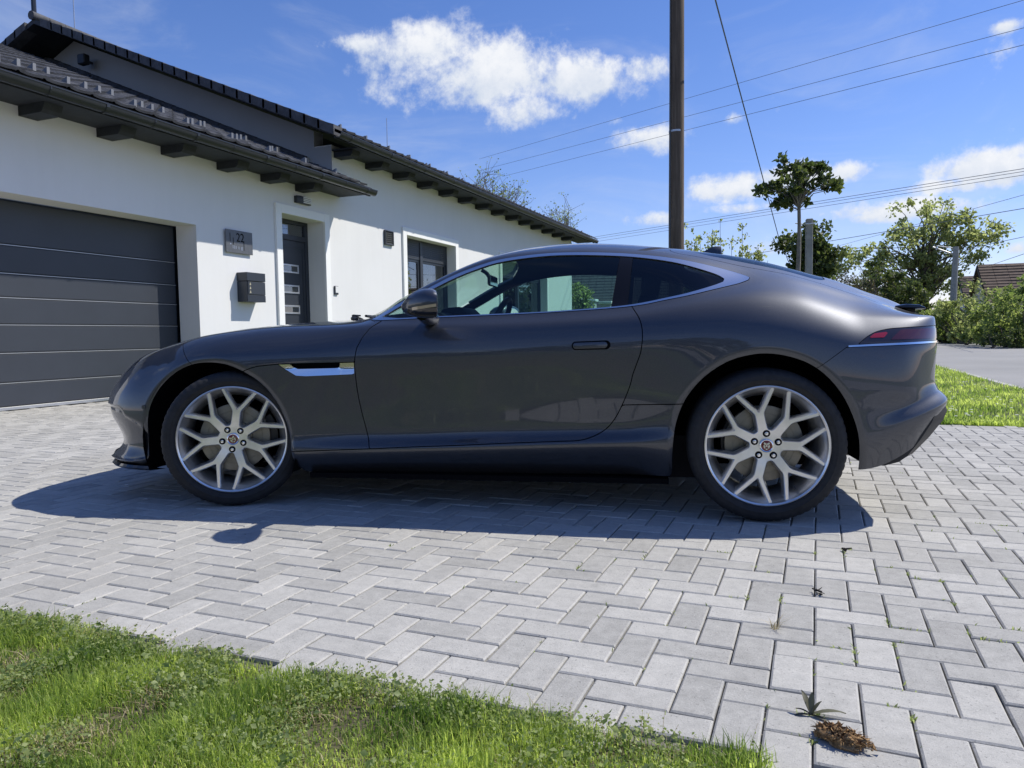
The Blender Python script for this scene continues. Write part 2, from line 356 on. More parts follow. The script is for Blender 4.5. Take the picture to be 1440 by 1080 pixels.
def body_grid():
    rows = [np.array(r) for r in NOSE]
    for r in rows: r[:, 0] += .042*np.clip((-.52-r[:, 0])/.30, 0, 1)
    for s in ROW_S:
        rows.append(np.array([(s, float(tab(LY[k], s)), float(tab(LZ[k], s))) for k in range(10)]))
    tail = [np.array(r) for r in TAIL]
    for r in tail: r[:, 0] -= .028*np.clip((r[:, 0]-3.22)/.18, 0, 1)
    rows += tail
    P = np.array(rows)                            # rows x 10 x 3
    step = np.linalg.norm(np.diff(P[:, 3:6], axis=0), axis=2).mean(1)+1e-6
    u = np.concatenate([[0], np.cumsum(step)])
    NU = int(u[-1]/0.0088); uu = np.linspace(0, u[-1], NU)
    Q = np.stack([np.stack([pchip(u, P[:, k, c], uu) for c in range(3)], 1) for k in range(10)], 1)
    # in the regular zone take the tables themselves
    for k in range(10):
        s = Q[:, k, 0]; reg = (s > -.40) & (s < 3.17)
        Q[reg, k, 1] = tab(LY[k], s[reg]); Q[reg, k, 2] = tab(LZ[k], s[reg])
    def gs(A, sig, axis):                         # gaussian fairing
        n = int(3*sig)+1; k = np.exp(-.5*(np.arange(-n, n+1)/sig)**2); k /= k.sum()
        A = np.moveaxis(A, axis, 0)
        lo = 2*A[:1]-A[n:0:-1]; hi = 2*A[-1:]-A[-2:-n-2:-1]
        B = np.concatenate([lo, A, hi]); R = sum(w*B[i:i+len(A)] for i, w in enumerate(k))
        return np.moveaxis(R, 0, axis)
    wgt = np.clip(np.minimum(np.arange(NU), np.arange(NU)[::-1])/16, 0, 1)[:, None, None]
    Q = Q*(1-wgt)+gs(Q, 4.0, 0)*wgt
    w7 = np.interp(Q[:, 7, 0], [.74,.84,1.30,1.55], [0,1,1,0])[:, None]
    mid = Q[:, 7]*.74+Q[:, 8]*.26; mid[:, 2] += np.interp(Q[:, 7, 0], [.9,1.4,2.4,2.7], [0,.012,.010,0])
    crest = Q[:, 7]+np.array([0, -.034, .025]); Q = np.concatenate([Q[:, :8], (mid*(1-w7)+crest*w7)[:, None], Q[:, 8:]], 1)
    # across: ten spans, each with its own number of steps
    spans = [12, 12, 18, 18, 17, 14, 20, 7, 10, 14]; tk = np.arange(11.0)
    L = np.concatenate([[0], np.cumsum(np.linalg.norm(np.diff(Q, axis=1), axis=2).mean(0))])
    tt = np.concatenate([np.linspace(k, k+1, n, endpoint=False) for k, n in enumerate(spans)]+[[10.0]])
    R = np.zeros((NU, len(tt), 3))
    lw = np.interp(tt, tk, L)
    for i in range(NU):
        for c in range(3): R[i, :, c] = pchip(L, Q[i, :, c], lw)
    # fairing across, lighter at the bumper and sill edges and the tail crease
    sm = gs(R, 2.8, 1); tl = gs(R, .9, 1)
    k = np.clip((R[:, :, 0]-2.92)/.14, 0, 1)[:, :, None]
    sm = sm*(1-k)+tl*k
    R[:, 1:-1] = sm[:, 1:-1]
    R[:, 0] = Q[:, 0]; R[0, :, 1] = 0; R[-1, :, 1] = 0; R[:, -1, 1] = 0
    return R, tt
def poly_sdf(px, py, poly):                      # > 0 outside
    P = np.asarray(poly, float); Q = np.roll(P, -1, 0); best = np.full(px.shape, 1e9); ins = np.zeros(px.shape, bool)
    for (x0, y0), (x1, y1) in zip(P, Q):
        dx, dy = x1-x0, y1-y0; l = dx*dx+dy*dy+1e-12
        t = np.clip(((px-x0)*dx+(py-y0)*dy)/l, 0, 1)
        best = np.minimum(best, (px-x0-t*dx)**2+(py-y0-t*dy)**2)
        cr = ((y0 > py) != (y1 > py))
        with np.errstate(divide='ignore', invalid='ignore'):
            ins ^= cr & (px < (x1-x0)*(py-y0)/(y1-y0+1e-15)+x0)
    return np.where(ins, -1, 1)*np.sqrt(best)
def smooth_poly(pts, n=6, closed=True):          # Catmull-Rom through the points
    P = np.asarray(pts, float); m = len(P); out = []
    for i in range(m if closed else m-1):
        p0, p1, p2, p3 = (P[(i-1) % m], P[i], P[(i+1) % m], P[(i+2) % m]) if closed else (P[max(i-1, 0)], P[i], P[i+1], P[min(i+2, m-1)])
        for t in np.arange(n)/n:
            out.append(.5*((2*p1)+(p2-p0)*t+(2*p0-5*p1+4*p2-p3)*t*t+(3*p1-p0-3*p2+p3)*t**3))
    if not closed: out.append(P[-1])
    return np.array(out)
def clip(A, F, f):                               # keep f >= 0 of a triangle mesh whose rows of A are (s,y,z, n, t ...)
    f = np.where(np.abs(f) < 2e-5, 2e-5, f); pos = f > 0; c = pos[F].sum(1)
    keep = F[c == 3]; new = []; ev = {}; extra = []
    E = []
    one = F[c == 1]; two = F[c == 2]
    def rot(Fx, want):
        p = pos[Fx] == want; k = p.argmax(1); i = np.arange(len(Fx)); return np.stack([Fx[i, k], Fx[i, (k+1) % 3], Fx[i, (k+2) % 3]], 1)
    one = rot(one, True); two = rot(two, False)
    e = np.concatenate([one[:, [0, 1]], one[:, [0, 2]], two[:, [0, 1]], two[:, [0, 2]]]) if len(one)+len(two) else np.zeros((0, 2), int)
    if len(e):
        es = np.sort(e, 1); uq, inv = np.unique(es, axis=0, return_inverse=True); inv = inv.ravel()
        a, b = uq[:, 0], uq[:, 1]; t = (f[a]/(f[a]-f[b]))[:, None]
        NV = A[a]+(A[b]-A[a])*t; base = len(A); idx = base+inv; n1, n2 = len(one), len(two)
        i01, i02, j01, j02 = idx[:n1], idx[n1:2*n1], idx[2*n1:2*n1+n2], idx[2*n1+n2:]
        tris = [keep, np.stack([one[:, 0], i01, i02], 1), np.stack([two[:, 1], two[:, 2], j01], 1), np.stack([two[:, 2], j02, j01], 1)]
        A2 = np.concatenate([A, NV]); F2 = np.concatenate(tris)
    else: A2, F2 = A, keep
    return compact(A2, F2)
def compact(A, F):
    u, inv = np.unique(F, return_inverse=True); return A[u], inv.reshape(F.shape)
def weld(A, F):
    key = np.round(A[:, :3]*2e5).astype(np.int64); u, first, inv = np.unique(key, axis=0, return_index=True, return_inverse=True)
    A = A[first]; F = inv.ravel()[F]; return A, F[(F[:, 0] != F[:, 1]) & (F[:, 1] != F[:, 2]) & (F[:, 0] != F[:, 2])]
def join(*parts):
    n = 0; AA = []; FF = []
    for a, f in parts: AA.append(a); FF.append(f+n); n += len(a)
    return weld(np.concatenate(AA), np.concatenate(FF))
def vnormals(V, F):
    n = np.cross(V[F[:, 1]]-V[F[:, 0]], V[F[:, 2]]-V[F[:, 0]]); N = np.zeros_like(V)
    for k in range(3): np.add.at(N, F[:, k], n)
    return N/(np.linalg.norm(N, axis=1)[:, None]+1e-12)
FA = smooth_poly([(-.432,.10),(-.446,.25),(-.447,.36),(-.430,.48),(-.392,.565),(-.340,.627),(-.275,.678),(-.202,.714),(-.130,.731),(-.060,.733),(0.0,.727),(.06,.710),(.122,.682),(.180,.648),(.230,.605),(.272,.550),(.306,.490),(.336,.40),(.352,.30),(.357,.20),(.360,.10)], 3)
RA = smooth_poly([(2.215,.05),(2.214,.203),(2.214,.322),(2.229,.439),(2.272,.553),(2.350,.650),(2.455,.721),(2.56,.750),(2.640,.752),(2.722,.736),(2.80,.704),(2.877,.643),(2.946,.550),(2.995,.434),(3.014,.332),(3.018,.23),(3.018,.05)], 3)
def arch_f(A):
    f = np.minimum(poly_sdf(A[:, 0], A[:, 2], FA), poly_sdf(A[:, 0], A[:, 2], RA))
    return np.where(A[:, 1] > .5, f, 1.0)
DLO_TOP = [(.735,.935),(.84,1.000),(1.014,1.091),(1.128,1.149),(1.222,1.187),(1.348,1.226),(1.48,1.246),(1.63,1.257),(1.78,1.256),(1.956,1.247),(2.1,1.232),(2.24,1.210),(2.353,1.184),(2.466,1.152),(2.545,1.124),(2.583,1.106)]
DLO_BOT = [(2.575,1.092),(2.53,1.075),(2.487,1.064),(2.392,1.042),(2.287,1.018),(2.177,.998),(2.096,.982),(2.014,.972),(1.905,.964),(1.737,.956),(1.567,.949),(1.263,.942),(1.085,.938),(.893,.932),(.80,.930)]
DLO = np.concatenate([smooth_poly(DLO_TOP, 5, False), smooth_poly(DLO_BOT, 5, False)])
GL_TOP = [(.80,.948),(.90,1.010),(1.02,1.072),(1.128,1.127),(1.222,1.167),(1.348,1.208),(1.48,1.229),(1.63,1.240),(1.78,1.239),(1.956,1.229),(2.1,1.213),(2.24,1.186),(2.353,1.151),(2.43,1.121),(2.462,1.099)]
GL_BOT = [(2.455,1.084),(2.40,1.064),(2.287,1.032),(2.177,1.009),(2.096,.993),(2.014,.981),(1.905,.972),(1.737,.963),(1.567,.956),(1.263,.949),(1.085,.945),(.893,.940)]
GLS = np.concatenate([smooth_poly(GL_TOP, 5, False), smooth_poly(GL_BOT, 5, False)])
DOOR_REAR = [(1.72,.353),(1.792,.3575),(1.858,.376),(1.915,.410),(1.956,.460),(1.992,.530),(2.024,.611),(2.037,.662),(2.060,.726),(2.073,.765),(2.080,.819),(2.079,.871),(2.066,.918),(2.040,.962),(2.02,.995)]
DOOR_BOT = [(.769,.306),(1.0,.318),(1.199,.327),(1.458,.341)]
DOOR_FR = [(.80,.955),(.806,.925),(.766,.893),(.736,.847),(.713,.795),(.704,.738),(.703,.682),(.709,.585),(.720,.512),(.730,.460),(.749,.380)]
DOOR = np.concatenate([smooth_poly(DOOR_FR, 4, False), np.array(DOOR_BOT), smooth_poly(DOOR_REAR, 4, False), [(1.8,1.05),(1.0,1.0)]])
ROCK = np.array([(.20,.02),(.20,.283),(.354,.285)]+DOOR_BOT+[tuple(p) for p in smooth_poly(DOOR_REAR, 4, False) if p[1] < .521]+[(1.988,.521),(2.30,.529),(2.30,.02)])
LAMP = smooth_poly([(2.995,.787),(3.035,.818),(3.078,.840),(3.129,.852),(3.182,.857),(3.352,.864),(3.62,.868)], 5, False)
LAMP = np.concatenate([LAMP, [(3.62,.806),(3.352,.799),(3.15,.792)]])
VENT = np.array([(.300,.7235),(.335,.700),(.400,.664),(.45,.661),(.697,.669),(.699,.727),(.55,.7255)])
VHOLE = np.array([(.362,.722),(.385,.707),(.408,.697),(.60,.700),(.622,.7015),(.628,.7255)])
def zseam(s): return np.interp(s, [-.6,-.2,-.17,.115,.16,.20,.302,.70,.9], [.70,.70,.66,.687,.703,.7125,.7215,.728,.728])
def sdoor(z): return np.interp(z, [.66,.682,.738,.795,.847,.893,.93], [.703,.703,.704,.713,.736,.766,.806])
def f_bonnet(A):
    s, y, z = A[:, 0], A[:, 1], A[:, 2]
    fs = np.where(y > .55, z-zseam(s), 1.0)
    side = -.176-(z-.727)*1.13
    top = np.interp(y, [0,.2,.40,.50,.60,.66,.74], [-.885,-.87,-.80,-.68,-.50,-.40,-.27])
    ff = s-np.where(y > .74, np.minimum(side, -.17), top)
    cow = np.interp(y, [0,.4,.6,.72,.80], [.44,.50,.58,.69,.775])
    fr = np.where(y > .80, sdoor(z), cow)-s
    return np.minimum(np.minimum(fs, ff), fr)
def f_screen(A):
    s, y, z, t = A[:, 0], A[:, 1], A[:, 2], A[:, 6]
    lo = s-np.interp(y, [0,.4,.6,.68,.75], [.53,.60,.70,.775,.86])
    sd = np.interp(s, [.5,.75,1.0,1.2,1.4], [.70,.665,.605,.555,.52])-y
    hd = 1.36-.10*(y/.5)**2-s
    return np.minimum(np.minimum(lo, sd), hd)
def f_cowl(A):
    s, y = A[:, 0], A[:, 1]
    return np.minimum(np.minimum(s-.38, .92-s), .715-y) + np.where(A[:, 2] < .90, -1, 0)
def rrect(a, b, c, d, r, x, y): # rounded rectangle sdf, > 0 inside
    qx = np.abs(x-(a+b)/2)-(b-a)/2+r; qy = np.abs(y-(c+d)/2)-(d-c)/2+r
    return r-np.hypot(np.maximum(qx, 0), np.maximum(qy, 0))-np.minimum(np.maximum(qx, qy), 0)
def f_rearglass(A): return np.where(A[:, 2] > .9, rrect(2.33, 2.98, -.47, .47, .10, A[:, 0], A[:, 1]), -1)
def f_tailgate(A): return np.where(A[:, 2] > .868, rrect(2.22, 3.468, -.53, .53, .06, A[:, 0], A[:, 1]), -1)
def f_head(B):
    s, y, z = B[:, 0], B[:, 1], B[:, 2]
    f = np.minimum(z-np.interp(s, [-.90,-.80,-.70,-.677,-.593,-.504,-.423,-.40], [.52,.565,.650,.682,.727,.769,.809,.83]), y-np.interp(s, [-.9,-.7,-.5,-.42], [.44,.54,.63,.68]))
    return np.minimum(f, -.425-s)
RECESS = np.array([(-1.2,.512),(-.76,.507),(-.653,.503),(-.618,.486),(-.600,.458),(-.514,.426),(-.47,.398),(-.45,.37),(-.455,.235),(-.56,.215),(-1.2,.215)])

def make_panel(name, A, F, material, parent, mirror=True, flange=0.012, offs=0.0, side=0, label=None, smooth_n=True):
    """A: s,y,z,nx,ny,nz,...  near side is local -Y.  side: 0 both halves in one mesh, -1 near only, +1 far only"""
    if len(F) == 0: return None
    V = A[:, :3]+A[:, 3:6]*offs; Nn = A[:, 3:6]
    VV, FF, NN = [], [], []
    def put(sgn):
        v = V*np.array([1, sgn, 1]); n = Nn*np.array([1, sgn, 1]); f = F if sgn > 0 else F[:, ::-1]
        base = sum(len(x) for x in VV); VV.append(v); NN.append(n); FF.append(f+base)
        if flange:
            e = np.concatenate([f[:, [0, 1]], f[:, [1, 2]], f[:, [2, 0]]]); key = np.sort(e, 1)
            u, inv, cnt = np.unique(key, axis=0, return_inverse=True, return_counts=True); b = e[cnt[inv.ravel()] == 1]
            b = b[(np.abs(v[b[:, 0], 1]) > 1e-4) | (np.abs(v[b[:, 1], 1]) > 1e-4)]
            if len(b):
                p0, p1 = v[b[:, 0]], v[b[:, 1]]; q0, q1 = p0-n[b[:, 0]]*flange, p1-n[b[:, 1]]*flange
                m = len(b); base = sum(len(x) for x in VV)
                fn = np.cross(p1-p0, q0-p0); fn /= np.linalg.norm(fn, axis=1)[:, None]+1e-12; fn = -fn
                VV.append(np.concatenate([p0, p1, q0, q1])); NN.append(np.concatenate([fn]*4)); i = np.arange(m)+base
                FF.append(np.concatenate([np.stack([i+m, i, i+2*m], 1), np.stack([i+m, i+2*m, i+3*m], 1)]))
    if side <= 0: put(-1)
    if side >= 0: put(1)
    V_, F_, N_ = np.concatenate(VV), np.concatenate(FF), np.concatenate(NN)
    me = mesh_np(name, V_, F_)
    me.shade_smooth()
    if smooth_n: me.normals_split_custom_set_from_vertices(N_.tolist())
    o = link(name, me, material, parent)
    if label: o['label'] = label
    return o

def build_body(car):
    R, tt = body_grid(); NU, NT_ = R.shape[:2]
    V = R.reshape(-1, 3); i, j = np.meshgrid(np.arange(NU-1), np.arange(NT_-1), indexing='ij')
    a = (i*NT_+j).ravel(); b = a+NT_; c = b+1; d = a+1
    F = np.concatenate([np.stack([a, d, c], 1), np.stack([a, c, b], 1)])
    ar = np.linalg.norm(np.cross(V[F[:, 1]]-V[F[:, 0]], V[F[:, 2]]-V[F[:, 0]]), axis=1); F = F[ar > 1e-9]
    t = np.tile(tt, NU)[:, None]
    A = np.concatenate([V, np.zeros_like(V), t], 1)
    # wheel arch lips: a flat band round each opening, creased at its outer edge
    f = arch_f(A); A, F = clip(A, F, f)
    LIP = .036
    g = arch_f(A)-LIP; A1, F1 = clip(A, F, g); A2, F2 = clip(A, F, -g)
    A, F = join((A1, F1), (A2, F2))
    dist = arch_f(A); w = np.clip((LIP-dist)/LIP, 0, 1)*(A[:, 1] > .5)
    A[:, 1] += w*(-.010)+np.where(w > 0, .004*np.sin(np.clip(w, 0, 1)*3.14159), 0)
    rc = np.clip(-poly_sdf(A[:, 0], A[:, 2], RECESS)/.013, 0, 1)*(A[:, 0] < -.4); rc = rc*rc*(3-2*rc)
    A[:, 1] -= .013*rc*np.clip(A[:, 1]/.4, 0, 1); A[:, 0] += .008*rc
    Nn = vnormals(A[:, :3], F)
    if (Nn[:, 1][(A[:, 1] > .88)].mean()) < 0: F = F[:, ::-1]; Nn = -Nn
    A[:, 3:6] = Nn
    A[np.abs(A[:, 1]) < 1e-4, 4] = 0; A[:, 3:6] /= np.linalg.norm(A[:, 3:6], axis=1)[:, None]
    G = .0022
    parts = {}
    def take(f, gap=G):
        nonlocal A, F
        pa = clip(A, F, f(A)-gap); rest = clip(A, F, -f(A)-gap); A, F = rest; return pa
    def take_all(fs, gap):                        # like take, one clean cut per bound
        nonlocal A, F
        ins = (A, F); rest = []
        for f in fs:
            rest.append(clip(*ins, -f(ins[0]))); ins = clip(*ins, f(ins[0]))
        A, F = join(*[r for r in rest if len(r[1])]); return ins
    low = lambda fn, tmax: (lambda B: np.where(B[:, 6] < tmax, fn(B), -1.0))
    S = lambda poly: (lambda B: -poly_sdf(B[:, 0], B[:, 2], poly))
    liner_src = (A, F)
    dlo = take(low(S(DLO), 7.7), .0012)
    scr = take(f_screen, .002)
    rg = take(f_rearglass, .002)
    tg = take(f_tailgate)
    lampf = lambda B: np.where(B[:, 1] > .38, S(LAMP)(B), -1.0)
    lamp = take(lampf, .0012)
    strip = take_all([lambda B: B[:, 1]-.38, lambda B: B[:, 0]-2.955, lambda B: B[:, 2]-np.interp(B[:, 0], [2.95,3.15,3.352,3.62], [.7765,.782,.789,.796]), lambda B: np.interp(B[:, 0], [2.95,3.15,3.352,3.62], [.7835,.7915,.7985,.8055])-B[:, 2]], .0004)
    bon = take(f_bonnet)
    cowl = take(f_cowl, .001)
    door = take(low(S(DOOR), 6.9))
    rock = take(low(S(ROCK), 4.5))
    frb = take(lambda B: np.where(B[:, 0] < 1, np.minimum(np.where(B[:, 1] > .74, np.minimum(-.176-(B[:, 2]-.727)*1.13, -.17), np.where(B[:, 2] > .70, .1, -.17))-B[:, 0], 1.0), -1.0))
    fen = take(lambda B: np.minimum(.82-B[:, 0], .80-B[:, 2]))
    rb = take(lambda B: np.minimum(B[:, 0]-np.interp(B[:, 2], [.5,.699,.729,.782,.79], [2.55,2.843,2.884,2.955,2.962]), np.interp(B[:, 0], [2.95,3.15,3.352,3.62], [.7765,.782,.789,.796])-B[:, 2]))
    shell = (A, F)
    # second cuts inside panels
    A, F = frb
    head = take(f_head, .0015)
    grille = take(lambda B: np.where(B[:, 0] < -.5, rrect(-.40, .40, .30, .60, .09, B[:, 1], B[:, 2]), -1.0), .001)
    intake = take(lambda B: np.where(B[:, 0] < -.5, rrect(.50, .70, .19, .40, .04, B[:, 1], B[:, 2]), -1.0), .001)
    frb = (A, F)
    A, F = fen
    vent = take(S(VENT), .0008); fen = (A, F)
    A, F = vent
    vhole = take(S(VHOLE), .0004); vent = (A, F)
    va = vent[0]; va[:, 1] += np.clip(.7005-va[:, 2], 0, .04)*.30-.004; va[:, 1] -= np.clip(va[:, 0]-.628, 0, 1)*.22
    nn = vnormals(va[:, :3], vent[1]); nn *= np.sign((nn*va[:, 3:6]).sum(1))[:, None]; va[:, 3:6] = nn
    A, F = dlo
    gl = take(S(GLS), .0006); trim = (A, F)
    A, F = gl
    PIL = np.array([(1.985,1.30),(2.045,1.30),(2.005,.90),(1.925,.90)])
    pil = take(S(PIL), .0006)
    dg = take(lambda B: 1.99-B[:, 0], .0005); qg = (A, F)
    for nm, (pa, m, kw) in dict(bonnet=(bon, 'car_paint', {}), front_bumper=(frb, 'car_paint', {}), rear_bumper=(rb, 'car_paint', {}), body_shell=(shell, 'car_paint', {}),
            tailgate=(tg, 'car_paint', {}), windscreen=(scr, 'screen_glass', dict(flange=0, offs=-.003)), rear_window=(rg, 'dark_glass', dict(flange=0, offs=-.003)),
            cowl_panel=(cowl, 'black_plastic', dict(offs=-.012)), grille=(grille, 'black_void', dict(flange=0, offs=-.03))).items():
        parts[nm] = make_panel(nm, *pa, m, car, **kw)
    for sd in (-1, 1):
        d_ = make_panel('door', *door, 'car_paint', car, side=sd); parts['door%d' % sd] = d_
        make_panel('wing', *fen, 'car_paint', car, side=sd)
        make_panel('sill', *rock, 'car_paint', car, side=sd)
        l_ = make_panel('tail_light', *lamp, 'lamp_smoke', car, side=sd, offs=-.001); parts['lamp%d' % sd] = l_
        make_panel('chrome_strip', *strip, 'chrome', l_, side=sd, offs=.003)
        make_panel('headlight', *head, 'lamp_smoke', car, side=sd, offs=-.001)
        make_panel('intake', *intake, 'black_void', car, side=sd, flange=0, offs=-.03)
        v_ = make_panel('side_vent', *vent, 'chrome', car, side=sd, flange=.03, offs=.001)
        make_panel('vent_opening', *vhole, 'black_void', v_, side=sd, flange=0, offs=-.028)
        make_panel('window_trim', *trim, 'satin_chrome', car, side=sd, flange=.010, offs=.0015)
        make_panel('side_window', *dg, 'car_glass', d_, side=sd, flange=0, offs=-.004)
        make_panel('quarter_window', *qg, 'dark_glass', car, side=sd, flange=0, offs=-.004)
        make_panel('door_pillar', *pil, 'pillar_black', car, side=sd, flange=.01, offs=-.002)
        # red lens pieces set into the smoked lamp
        for nm, poly, m in (('lens', [(3.045,.815),(3.072,.834),(3.135,.841),(3.112,.816)], 'lamp_red'), ('lens', [(3.135,.806),(3.19,.849),(3.47,.857),(3.47,.810)], 'lamp_dark_red')):
            B, FB = lamp; pa = clip(B, FB, -poly_sdf(B[:, 0], B[:, 2], np.array(poly)))
            make_panel(nm, *pa, m, l_, side=sd, flange=0, offs=.0008)
    # dark inner skin behind every gap, open at the glass and the wheels
    A, F = liner_src
    for q, mg in ((low(S(DLO), 7.7), .004), (f_screen, .012), (f_rearglass, .012)): A, F = clip(A, F, -q(A)+mg)
    A, F = clip(A, F, arch_f(A)-.012); A, F = clip(A, F, S(VENT)(A)*-1+.0)
    make_panel('inner_shell', A, F, 'black_void', car, flange=0, offs=-.022, smooth_n=False)
    return parts

def rounded(pts, r, n=4):
    P = [Vector((*p, 0)) for p in pts]; out = []; m = len(P)
    for i in range(m):
        a, b, c = P[i-1], P[i], P[(i+1) % m]; u = (a-b); v = (c-b); lu, lv = u.length, v.length
        rr = min(r, lu*.45, lv*.45); u.normalize(); v.normalize()
        p0, p1 = b+u*rr, b+v*rr
        for k in range(n+1):
            t = k/n; q = p0*(1-t)**2+b*2*t*(1-t)+p1*t*t; out.append((q.x, q.y))
    return out
def wheel_face():
    """seven forked spokes: a plate with fourteen windows, dished towards the rim"""
    Rr = .2500; R0 = .268
    holes = []
    half = math.pi/7
    def rt(p, a): return (p[0]*math.cos(a)-p[1]*math.sin(a), p[0]*math.sin(a)+p[1]*math.cos(a))
    S_ = .268; rim = .966*S_
    d = np.array([.906-.50, .286]); d /= np.linalg.norm(d); nrm = np.array([-d[1], d[0]])
    def hit(o):                                   # where the offset arm edge meets the rim circle
        p = np.array([.50, 0])*S_+nrm*o; b = p@d; c = p@p-rim*rim; t = -b+math.sqrt(b*b-c); return p+d*t
    W0, W1 = .029*S_, .021*S_
    # crotch window
    ap = np.array([.50, 0])*S_-nrm*W0; tt_ = -ap[1]/d[1]; ap = ap+d*tt_
    e = hit(-W1); ang = math.atan2(e[1], e[0])
    tri = [tuple(ap), tuple(e)]+[(rim*math.cos(q), rim*math.sin(q)) for q in np.linspace(ang, -ang, 8)[1:-1]]+[(e[0], -e[1])]
    # window between two stems, seen from the middle between them
    e2 = hit(W1); st = np.array([.50, 0])*S_+nrm*W0
    ws = .064*S_; tx = (ws-st[1])/d[1]; kn = st+d*tx    # where arm edge meets stem edge
    inn = (.250*S_, .070*S_)
    side = [inn, tuple(kn), tuple(e2)]
    win = [rt(p, -half) for p in side]            # stem at -half
    a0 = math.atan2(win[-1][1], win[-1][0])
    arc = [(rim*math.cos(q), rim*math.sin(q)) for q in np.linspace(a0, -a0, 6)[1:-1]]
    ush = win+arc+[(x, -y) for x, y in win[::-1]]
    ush = rounded(ush, .012, 3)
    tri = rounded(tri, .006, 2)
    for k in range(7):
        a = 2*math.pi*k/7
        holes.append([rt(p, a) for p in tri]); holes.append([rt(p, a+half) for p in ush])
    return holes, rim
def make_wheel(car, name_face_mat='alloy'):
    """local frame: axle along Y, outer face towards -Y"""
    holes, rim = wheel_face()
    loops = [[(.2605*math.cos(q), .2605*math.sin(q)) for q in np.linspace(0, 2*math.pi, 120, endpoint=False)],
             [(.018*math.cos(q), .018*math.sin(q)) for q in np.linspace(0, 2*math.pi, 24, endpoint=False)]]+holes
    pv = []; pe = []
    for lp in loops:
        b0 = len(pv); pv += [Vector(p) for p in lp]; pe += [(b0+i, b0+(i+1) % len(lp)) for i in range(len(lp))]
    extra = [Vector((r*math.cos(q), r*math.sin(q))) for r in (.035, .055, .066) for q in np.linspace(0, 2*math.pi, 28, endpoint=False)]
    dv, de, df, *_ = delaunay_2d_cdt(pv+extra, pe, [], 0, 1e-6)
    cen = np.array([sum((dv[i] for i in f), Vector((0, 0)))/len(f) for f in df]); ok = np.hypot(cen[:, 0], cen[:, 1]) < .2605
    for lp in loops[1:]: ok &= poly_sdf(cen[:, 0], cen[:, 1], np.array(lp)) > 0
    me = bpy.data.meshes.new('spokes'); me.from_pydata([(v.x, v.y, 0) for v in dv], [], [tuple(f) for f, k in zip(df, ok) if k]); me.update()
    bm = bmesh.new(); bm.from_mesh(me); bmesh.ops.remove_doubles(bm, verts=bm.verts, dist=1e-5)
    bmesh.ops.delete(bm, geom=[v for v in bm.verts if not v.link_faces], context='VERTS')
    bmesh.ops.recalc_face_normals(bm, faces=bm.faces)
    if sum(f.normal.z for f in bm.faces) < 0: bmesh.ops.reverse_faces(bm, faces=bm.faces)
    face = list(bm.faces)
    # chamfer then side walls: shrink-wrapped copies of the outline pushed back
    def dish(r): return .012*(1-min(1, max(0, (r-.05)/.20)))**1.0*-1+.004*math.exp(-((r-.13)/.05)**2)
    bed = [e for e in bm.edges if e.is_boundary]
    def outward(v):                               # direction into the window
        n = Vector((0, 0, 0))
        for e in v.link_edges:
            if e.is_boundary:
                f = e.link_faces[0]; t = (e.verts[1].co-e.verts[0].co).normalized(); p = t.cross(f.normal)
                if p.dot(f.calc_center_median()-(e.verts[0].co+e.verts[1].co)/2) > 0: p = -p
                n += p
        return n.normalized() if n.length > 1e-6 else n
    bv = {v for e in bed for v in e.verts}; ow = {v: outward(v) for v in bv}
    for (off, dz) in ((.0030, -.0035), (.0068, -.038)):
        r = bmesh.ops.extrude_edge_only(bm, edges=bed)
        nv = {g for g in r['geom'] if isinstance(g, bmesh.types.BMVert)}
        new = {}
        for v in nv:
            for e in v.link_edges:
                o = e.other_vert(v)
                if o in ow and o not in nv: new[v] = ow[o]; break
        for v in nv: v.co += new[v]*off + Vector((0, 0, dz))
        bed = [g for g in r['geom'] if isinstance(g, bmesh.types.BMEdge)]; ow = new
    for v in bm.verts: v.co.z += dish(math.hypot(v.co.x, v.co.y))
    # to wheel frame: plate plane (x, y) -> (x, z), face towards -Y
    for v in bm.verts:
        x, y, z = v.co; v.co = (x, -.098-z, y)
    bmesh.ops.recalc_face_normals(bm, faces=bm.faces)
    sp = bpy.data.meshes.new('rim'); bm.to_mesh(sp); bm.free()
    m = MB()
    m.v = [tuple(v.co) for v in sp.vertices]; m.f = [tuple(p.vertices) for p in sp.polygons]; m.mi = [0]*len(m.f)
    # lip and barrel
    m.lathe([(.2560, -.0985), (.2590, -.1075), (.2655, -.1125), (.2692, -.1112), (.2692, -.100), (.262, -.092), (.250, -.05), (.238, .0), (.236, .10), (.240, .105), (.236, .107), (.222, .10), (.218, .02), (.220, -.015), (.240, -.070), (.2525, -.092)], 96, 'Y', close=True)
    o = m.build('wheel', name_face_mat, car, smooth=32)
    o.data.name = 'wheel'
    # tyre with shoulder blocks
    n = 240; prof = [(.2640, -.094), (.272, -.113), (.278, -.1195), (.2795, -.1215), (.284, -.1222), (.290, -.1265), (.2925, -.1270), (.294, -.1290), (.300, -.1292), (.302, -.1280), (.308, -.1285), (.322, -.124), (.3315, -.1155), (.3375, -.106), (.3405, -.094), (.3425, -.07), (.3432, -.045), (.336, -.043), (.336, -.037), (.3432, -.035), (.3434, -.004), (.336, -.003), (.336, .003)]
    full = prof+[(r, -h) for r, h in prof[::-1]]
    V = []; Fc = []; mlen = len(full)
    for i in range(n):
        a = 2*math.pi*i/n; g = (i % 4) == 0
        for k, (r, h) in enumerate(full):
            kk = min(k, mlen-1-k)
            if g and 10 <= kk <= 14: r -= .0032
            V.append((r*math.cos(a), h, r*math.sin(a)))
    for i in range(n):
        j = (i+1) % n
        for k in range(mlen-1): Fc.append((i*mlen+k, j*mlen+k, j*mlen+k+1, i*mlen+k+1))
    tm = MB(); tm.add(V, Fc); tm.build('tyre', 'rubber', o, smooth=38)
